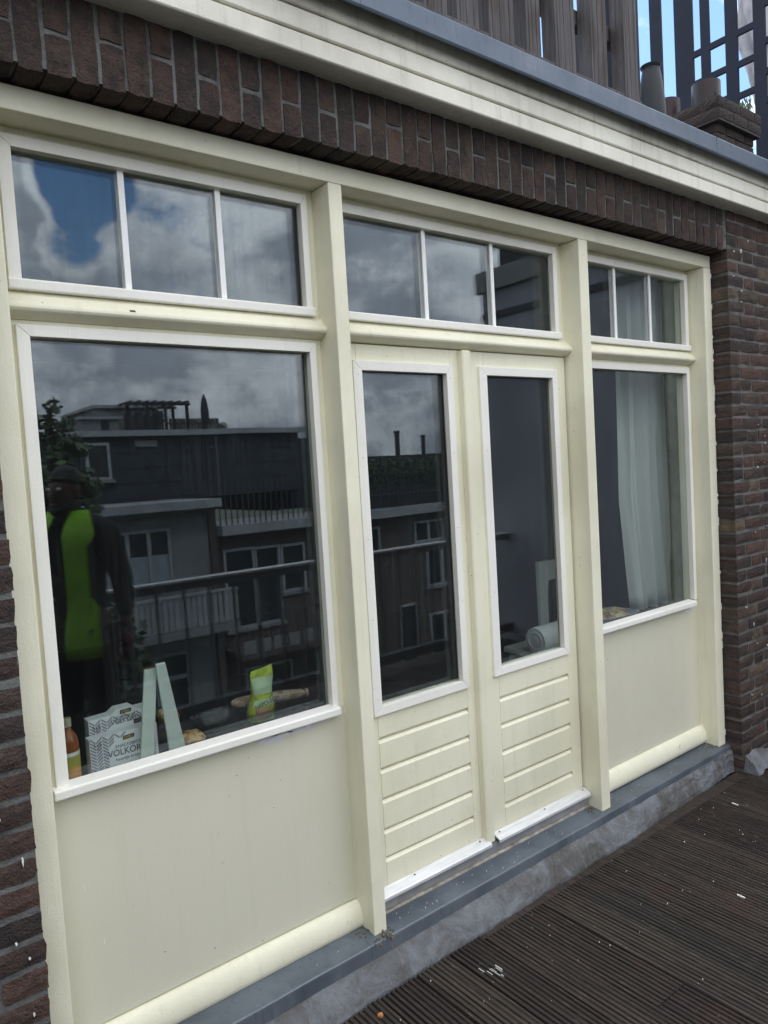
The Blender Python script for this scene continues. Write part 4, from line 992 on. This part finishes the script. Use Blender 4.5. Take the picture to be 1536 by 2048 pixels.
# on the roof of the pale house
s1 = thing('roof_shed', (4.5, -18, 2.9), 'small low white roof shed beside the taller one', 'shed', 'sheds on the opposite roof'); obj('wall', MB().box(4.09, 5.05, -19, -17.3, 2.9, 3.25), M['offwhite'], s1); obj('roof', MB().box(4.03, 5.12, -19.1, -17.2, 3.25, 3.31), M['trim'], s1); obj('door', MB().box(4.6, 4.8, -17.3, -17.28, 2.92, 3.2), M['slate'], s1)
s2 = thing('roof_shed', (5.3, -19, 2.9), 'taller white roof shed behind the small one', 'shed', 'sheds on the opposite roof'); obj('wall', MB().box(4.75, 6.35, -21, -18.2, 2.9, 3.62), M['offwhite'], s2); obj('roof', MB().box(4.65, 6.45, -21.1, -18.1, 3.62, 3.70), M['trim'], s2)
pg = thing('pergola', (6.1, -17.6, 2.9), 'dark wooden pergola with slatted screens on the opposite roof', 'pergola')
PG = M['darkwood']
for x, y in ((5.30, -17.3), (5.8, -17.2), (6.3, -17.2), (6.9, -17.2), (5.5, -18.4), (6.4, -18.4), (7.0, -18.4)): obj('post', MB().box(x - .035, x + .035, y - .035, y + .035, 2.9, 3.62), PG, pg)
obj('beam', MB().box(5.2, 7.0, -17.25, -17.17, 3.60, 3.67), PG, pg); obj('beam', MB().box(5.3, 7.1, -18.45, -18.37, 3.62, 3.69), PG, pg)
for i in range(8): obj('rafter', MB().box(5.35 + .22 * i, 5.40 + .22 * i, -18.5, -17.1, 3.68, 3.72), PG, pg)
ps = MB().box(-.03, .03, -.01, .01, 0, .50).mesh('slat'); ps.materials.append(PG)
x = 5.22
while x < 6.3: inst('slat', ps, pg, (x, -17.28, 2.9), (0, 0, rj(.3)), (1, 1, rnd.uniform(.8, 1.2))); x += .072
rfn = thing('roof_fence', (7.3, -17.3, 2.9), 'low dark slat fence on the opposite roof', 'fence')
x = 6.4
while x < 7.8: inst('slat', ps, rfn, (x, -17.15, 2.9), (0, 0, 0), (1, 1, .68)); x += .075
obj('rail', MB().box(6.3, 7.8, -17.19, -17.17, 3.10, 3.14), PG, rfn)
pp = thing('parasol', (7.55, -17.4, 2.9), 'closed dark parasol standing on the opposite roof', 'parasol')
obj('cover', MB().lathe([(.06, 2.95), (.11, 3.2), (.12, 3.45), (.07, 3.8), (.02, 3.9)], 7.55, -17.5, 9), M['slate'], pp); obj('pole', MB().lathe([(.02, 2.9), (.02, 3.95)], 7.55, -17.5, 8), M['darkwood'], pp)
for i, (x, y, h, lab) in enumerate(((24.7, -30, 3.44, 'taller thin chimney pipe far beyond the hedge'), (26.6, -30, 3.18, 'shorter thin chimney pipe far beyond the hedge'))):
    t = tag(obj('chimney_pipe', MB().lathe([(.16, -4), (.13, h), (.17, h), (.17, h + .12), (.10, h + .12)], x, y, 10), M['slate']), lab, 'chimney', 'chimney pipes on the skyline')
# far skyline
for i, (x0, x1, y, h, lab) in enumerate(((44, 62, -60, 1.9, 'far low dark building on the skyline'), (-40, -12, -40, 4.0, 'far building left of the tree'), (90, 120, -50, 5.0, 'far building beyond the party wall'))):
    f = thing('far_building', ((x0 + x1) / 2, y, -10), lab, 'building', 'far buildings'); obj('wall', MB().box(x0, x1, y - 12, y, -10, h), M['oppbrick'], f); obj('roof', MB().box(x0 - .3, x1 + .3, y - 12.3, y + .3, h, h + .3), M['slate'], f)

# ================================================================== plants
def leaves(mb, c, r, n, s, rg):
    for i in range(n):
        d = Vector((rg.gauss(0, 1), rg.gauss(0, 1), rg.gauss(0, 1))).normalized() * (rg.random() ** .45)
        p = Vector((c[0] + d.x * r[0], c[1] + d.y * r[1], c[2] + d.z * r[2]))
        a = Vector((rg.gauss(0, 1), rg.gauss(0, 1), rg.gauss(0, .6))).normalized(); b = a.cross(Vector((rg.gauss(0, 1), rg.gauss(0, 1), rg.gauss(0, 1)))).normalized()
        l = s * rg.uniform(.6, 1.3)
        mb.add([p - a * l * .5, p + b * l * .28, p + a * l * .5, p - b * l * .28], [(0, 1, 2, 3)])
def tree(name, lab, x, y, top, base, clumps, leaf, s, n, m, rg, group=None):
    t = thing(name, (x, y, base), lab, 'tree' if 'tree' in name else 'shrub', group)
    mb = MB(); br_ = MB(); br_.tube([(x, y, base), (x + .05, y, lerp(base, top, .45)), (x - .03, y + .03, lerp(base, top, .85))], [.16, .10, .03], 8)
    for cx, cy, cz, r in clumps:
        leaves(mb, (x + cx, y + cy, cz), (r, r, r * .85), int(n * r * r * 30), s, rg)
        br_.tube([(x, y, lerp(base, cz, .72)), (x + cx * .6, y + cy * .6, cz - r * .5), (x + cx, y + cy, cz)], [.05, .03, .012], 5)
    obj('trunk', br_, M['bark'], t); obj('crown', mb, m, t)
rg = random.Random(3)
tree('tree', 'leafy dark green tree standing in front of the pale house', 1.25, -9.0, 2.9, -10, [(.12, 0, 2.75, .14), (.0, .05, 2.52, .17), (.22, 0, 2.45, .18), (-.2, 0, 2.3, .22), (.15, .1, 2.1, .30), (.38, 0, 2.15, .22), (-.1, .2, 1.7, .42), (.3, .1, 1.55, .40), (-.5, 0, 1.3, .5), (.2, .2, 1.0, .5), (-.2, .2, .4, .6), (-1.0, 0, 1.6, .5)], None, .15, 48, M['leaf'], rg)
tree('shrub_tree', 'dark shrubby tree below the balcony of the pale house', 1.2, -7.0, .3, -10, [(.12, 0, .02, .22), (.3, 0, -.2, .25), (-.1, 0, -.3, .3), (.25, .1, -.6, .35), (-.2, .1, -.8, .4), (.1, .1, -1.3, .5), (-.5, 0, -.9, .4), (-.3, 0, -1.9, .6)], None, .13, 44, M['leafdark'], rg)
hd = thing('hedge', (14, YA - .6, .4), 'bushy hedge growing along the brick house roof terrace', 'hedge')
mb = MB(); x = 10.9
while x < 18: leaves(mb, (x, YA - .6 + rj(.1), 1.35 + rj(.06)), (.40, .3, .62 + rj(.1)), 260, .11, rg); x += .42
obj('foliage', mb, M['leaf'], hd); obj('planter', MB().box(10.8, 18.2, YA - 1.0, YA - .2, .37, .75), M['darkwood'], hd)
bs = thing('shrub', (7.95, -17.3, 2.9), 'small round shrub at the end of the opposite roof fence', 'shrub'); mb = MB(); leaves(mb, (7.95, -17.3, 3.0), (.17, .17, .14), 260, .06, rg); obj('foliage', mb, M['leaf'], bs)
mb = MB(); leaves(mb, (6.65, -18.8, 3.4), (.22, .2, .25), 260, .09, rg); bs = thing('shrub', (6.65, -18.8, 2.9), 'shrub growing behind the pergola on the opposite roof', 'shrub'); obj('foliage', mb, M['leaf'], bs); obj('stem', MB().tube([(6.65, -18.8, 2.9), (6.65, -18.8, 3.4)], .03, 5), M['bark'], bs)

# ================================================================== the person mirrored in the left window
M['skin'] = simple('skin', (.13, .068, .042), (.11, .055, .034), 12, .5); M['hair'] = simple('black_hair', (.012, .010, .009), (.02, .017, .015), 40, .7); M['black'] = simple('black_cloth', (.009, .009, .010), (.006, .006, .007), 14, .9)
M['lime'] = simple('lime_safety_cloth', (.33, .72, .012), (.28, .62, .01), 9, .7); M['glove'] = simple('dark_red_glove', (.16, .02, .025), (.10, .012, .015), 18, .7); M['shoe'] = simple('work_boot', (.03, .025, .02), None, 9, .6)
def skin_obj(name, verts, edges, radii, m, parent, sub=2, root=0):
    me = bpy.data.meshes.new(name); me.from_pydata(verts, edges, []); me.materials.append(m)
    o = bpy.data.objects.new(name, me); COL.objects.link(o); setp(o, parent, Matrix.Identity(4) if parent is None else WORLD[parent])
    sk = o.modifiers.new('skin', 'SKIN'); sk.use_smooth_shade = True
    for i, r in enumerate(radii):
        d = me.skin_vertices[0].data[i]; d.radius = r if isinstance(r, tuple) else (r, r); d.use_root = i == root
    ss = o.modifiers.new('sub', 'SUBSURF'); ss.levels = sub; ss.render_levels = sub
    return o
P = thing('person', (-.36, -1.86, ZD), 'person in black clothes with a lime safety vest, mirrored at the left of the window', 'person', rotz=rad(55))
def loc_obj(name, mb, m, parent, smooth=True, bevel=0.0):
    o = obj(name, mb, m, None, bevel, smooth); setp(o, parent, WORLD[P]); return o
V = [(0, 0, .96), (0, .0, 1.14), (0, -.01, 1.32), (0, -.01, 1.45), (0, .015, 1.54), (0, .04, 1.62), (0, .055, 1.70), (0, .05, 1.78),
     (.10, -.01, 1.50), (.185, -.01, 1.49), (.235, -.05, 1.21), (.255, -.02, .97), (-.10, -.01, 1.50), (-.185, -.01, 1.49), (-.26, .02, 1.24), (-.09, .16, 1.23),
     (.095, 0, .90), (.105, .03, .50), (.115, -.02, .09), (.125, .13, .04), (-.095, 0, .90), (-.105, .03, .50), (-.115, -.02, .09), (-.125, .13, .04)]
E_ = [(0, 1), (1, 2), (2, 3), (3, 4), (4, 5), (5, 6), (6, 7), (3, 8), (8, 9), (9, 10), (10, 11), (3, 12), (12, 13), (13, 14), (14, 15), (0, 16), (16, 17), (17, 18), (18, 19), (0, 20), (20, 21), (21, 22), (22, 23)]
Rr = [(.13, .10), (.125, .095), (.145, .10), (.12, .085), .052, (.062, .075), (.075, .095), (.062, .08), .075, .058, .042, .030, .075, .058, .042, .030, .080, .055, .042, .038, .080, .055, .042, .038]
skin_obj('body', V, E_, Rr, M['skin'], P)
jk = [0, 1, 2, 3, 8, 9, 10, 11, 12, 13, 14]; mp = {v: i for i, v in enumerate(jk)}
V2 = [V[i] for i in jk] + [(-.16, .10, 1.235)]; V2[mp[11]] = (.252, -.025, 1.01)
E2 = [(mp[a], mp[b]) for a, b in E_ if a in mp and b in mp] + [(mp[14], len(jk))]
R2 = [(.155, .125), (.148, .12), (.17, .125), (.14, .105), .092, .078, .060, .048, .092, .078, .060, .046]
skin_obj('jacket', V2, E2, R2, M['black'], P)
tr_ = [0, 16, 17, 18, 20, 21, 22]; mp = {v: i for i, v in enumerate(tr_)}
skin_obj('trousers', [V[i] for i in tr_], [(mp[a], mp[b]) for a, b in E_ if a in mp and b in mp], [(.148, .118), .098, .072, .060, .098, .072, .060], M['black'], P)
for s in (1, -1): skin_obj('boot', [(s * .115, -.03, .13), (s * .116, -.025, .05), (s * .125, .12, .045), (s * .13, .19, .04)], [(0, 1), (1, 2), (2, 3)], [.058, .055, .05, .04], M['shoe'], P)
# vest: a shell round the torso with an open front and arm holes
for s in (1, -1):
    rows = []
    for i in range(13):
        u = i / 12; z = lerp(.84, 1.60, u); row = []
        wx = .215 if z < 1.0 else (.20 + .02 * math.sin((z - 1.0) * 5)); dy = .17 + .04 * max(0, min(1, (1.1 - z) / .15))
        if z > 1.47: wx *= 1 - (z - 1.47) * 2.2; dy *= 1 - (z - 1.47) * 4.2
        for k in range(9):
            a = lerp(rad(76), rad(30 if z < 1.14 or z > 1.45 else 44), k / 8)
            row.append((s * wx * math.cos(a) * 1.05, max(dy, .02) * math.sin(a) + .004 * noise.noise(Vector((k * .6, z * 7, s))), z))
        rows.append(row)
    o = loc_obj('vest_front', MB().loft(rows, closed=False, caps=False), M['lime'], P); q = o.modifiers.new('thickness', 'SOLIDIFY'); q.thickness = .006
# head details
rr = []
for i in range(9):
    ph = lerp(rad(20), rad(90), i / 8); z = 1.70 + .140 * math.sin(ph); rr.append([((.085 * math.cos(ph) * math.cos(a)) + .006 * noise.noise(Vector((a * 3, i, 0))), .035 + .112 * math.cos(ph) * math.sin(a) * (1 if math.sin(a) < .3 else .93), z + .012 * noise.noise(Vector((a * 2, i * .7, 3))) + (.02 if math.sin(a) > .5 and i == 0 else 0)) for a in [2 * math.pi * k / 22 for k in range(22)]])
loc_obj('hair', MB().loft(rr), M['hair'], P)
skin_obj('beard', [(-.055, .055, 1.655), (-.035, .11, 1.605), (0, .125, 1.59), (.035, .11, 1.605), (.055, .055, 1.655)], [(0, 1), (1, 2), (2, 3), (3, 4)], [.02, .026, .028, .026, .02], M['hair'], P)
skin_obj('nose', [(0, .138, 1.715), (0, .155, 1.675), (0, .145, 1.662)], [(0, 1), (1, 2)], [.010, .016, .012], M['skin'], P)
for s in (1, -1):
    loc_obj('eye', MB().lathe([(.002, 1.706), (.010, 1.710), (.011, 1.716), (.008, 1.721), (.002, 1.723)], s * .032, .128, 10), M['white'], P); loc_obj('ear', MB().lathe([(.004, 1.655), (.012, 1.665), (.014, 1.69), (.010, 1.71), (.003, 1.712)], s * .080, .045, 8), M['skin'], P)
M['lip'] = simple('lips', (.22, .09, .07), None, 9, .5); skin_obj('mouth', [(-.022, .135, 1.632), (0, .142, 1.632), (.022, .135, 1.632)], [(0, 1), (1, 2)], [.005, .008, .005], M['lip'], P)
def hand(base, dirv, side, palm_n, m, curl):
    b = Vector(base); d = Vector(dirv).normalized(); n = Vector(palm_n).normalized(); w = d.cross(n).normalized() * side
    skin_obj('hand', [tuple(b - d * .02), tuple(b + d * .03), tuple(b + d * .075)], [(0, 1), (1, 2)], [(.026, .022), (.036, .018), (.038, .016)], m, P)
    for k, (off, l) in enumerate(((-.028, .068), (-.009, .078), (.010, .072), (.028, .056))):
        p0 = b + d * .07 + w * off; p1 = p0 + d * l * .45 + n * curl * .3; p2 = p1 + d * l * .33 + n * curl * .8; p3 = p2 + d * l * .22 + n * curl
        skin_obj('finger', [tuple(p0), tuple(p1), tuple(p2), tuple(p3)], [(0, 1), (1, 2), (2, 3)], [.0095, .009, .0085, .0065], m, P, 1)
    p0 = b + d * .015 - w * .03; p1 = p0 + d * .03 - w * .025 + n * .01; p2 = p1 + d * .03 - w * .008 + n * .008
    skin_obj('thumb', [tuple(p0), tuple(p1), tuple(p2)], [(0, 1), (1, 2)], [.013, .011, .008], m, P, 1)
hand((.258, -.01, .935), (.05, .15, -1), 1, (-1, 0, 0), M['glove'], .012)
hand((-.075, .175, 1.23), (.75, .5, .2), -1, (0, -.2, 1), M['skin'], .014)
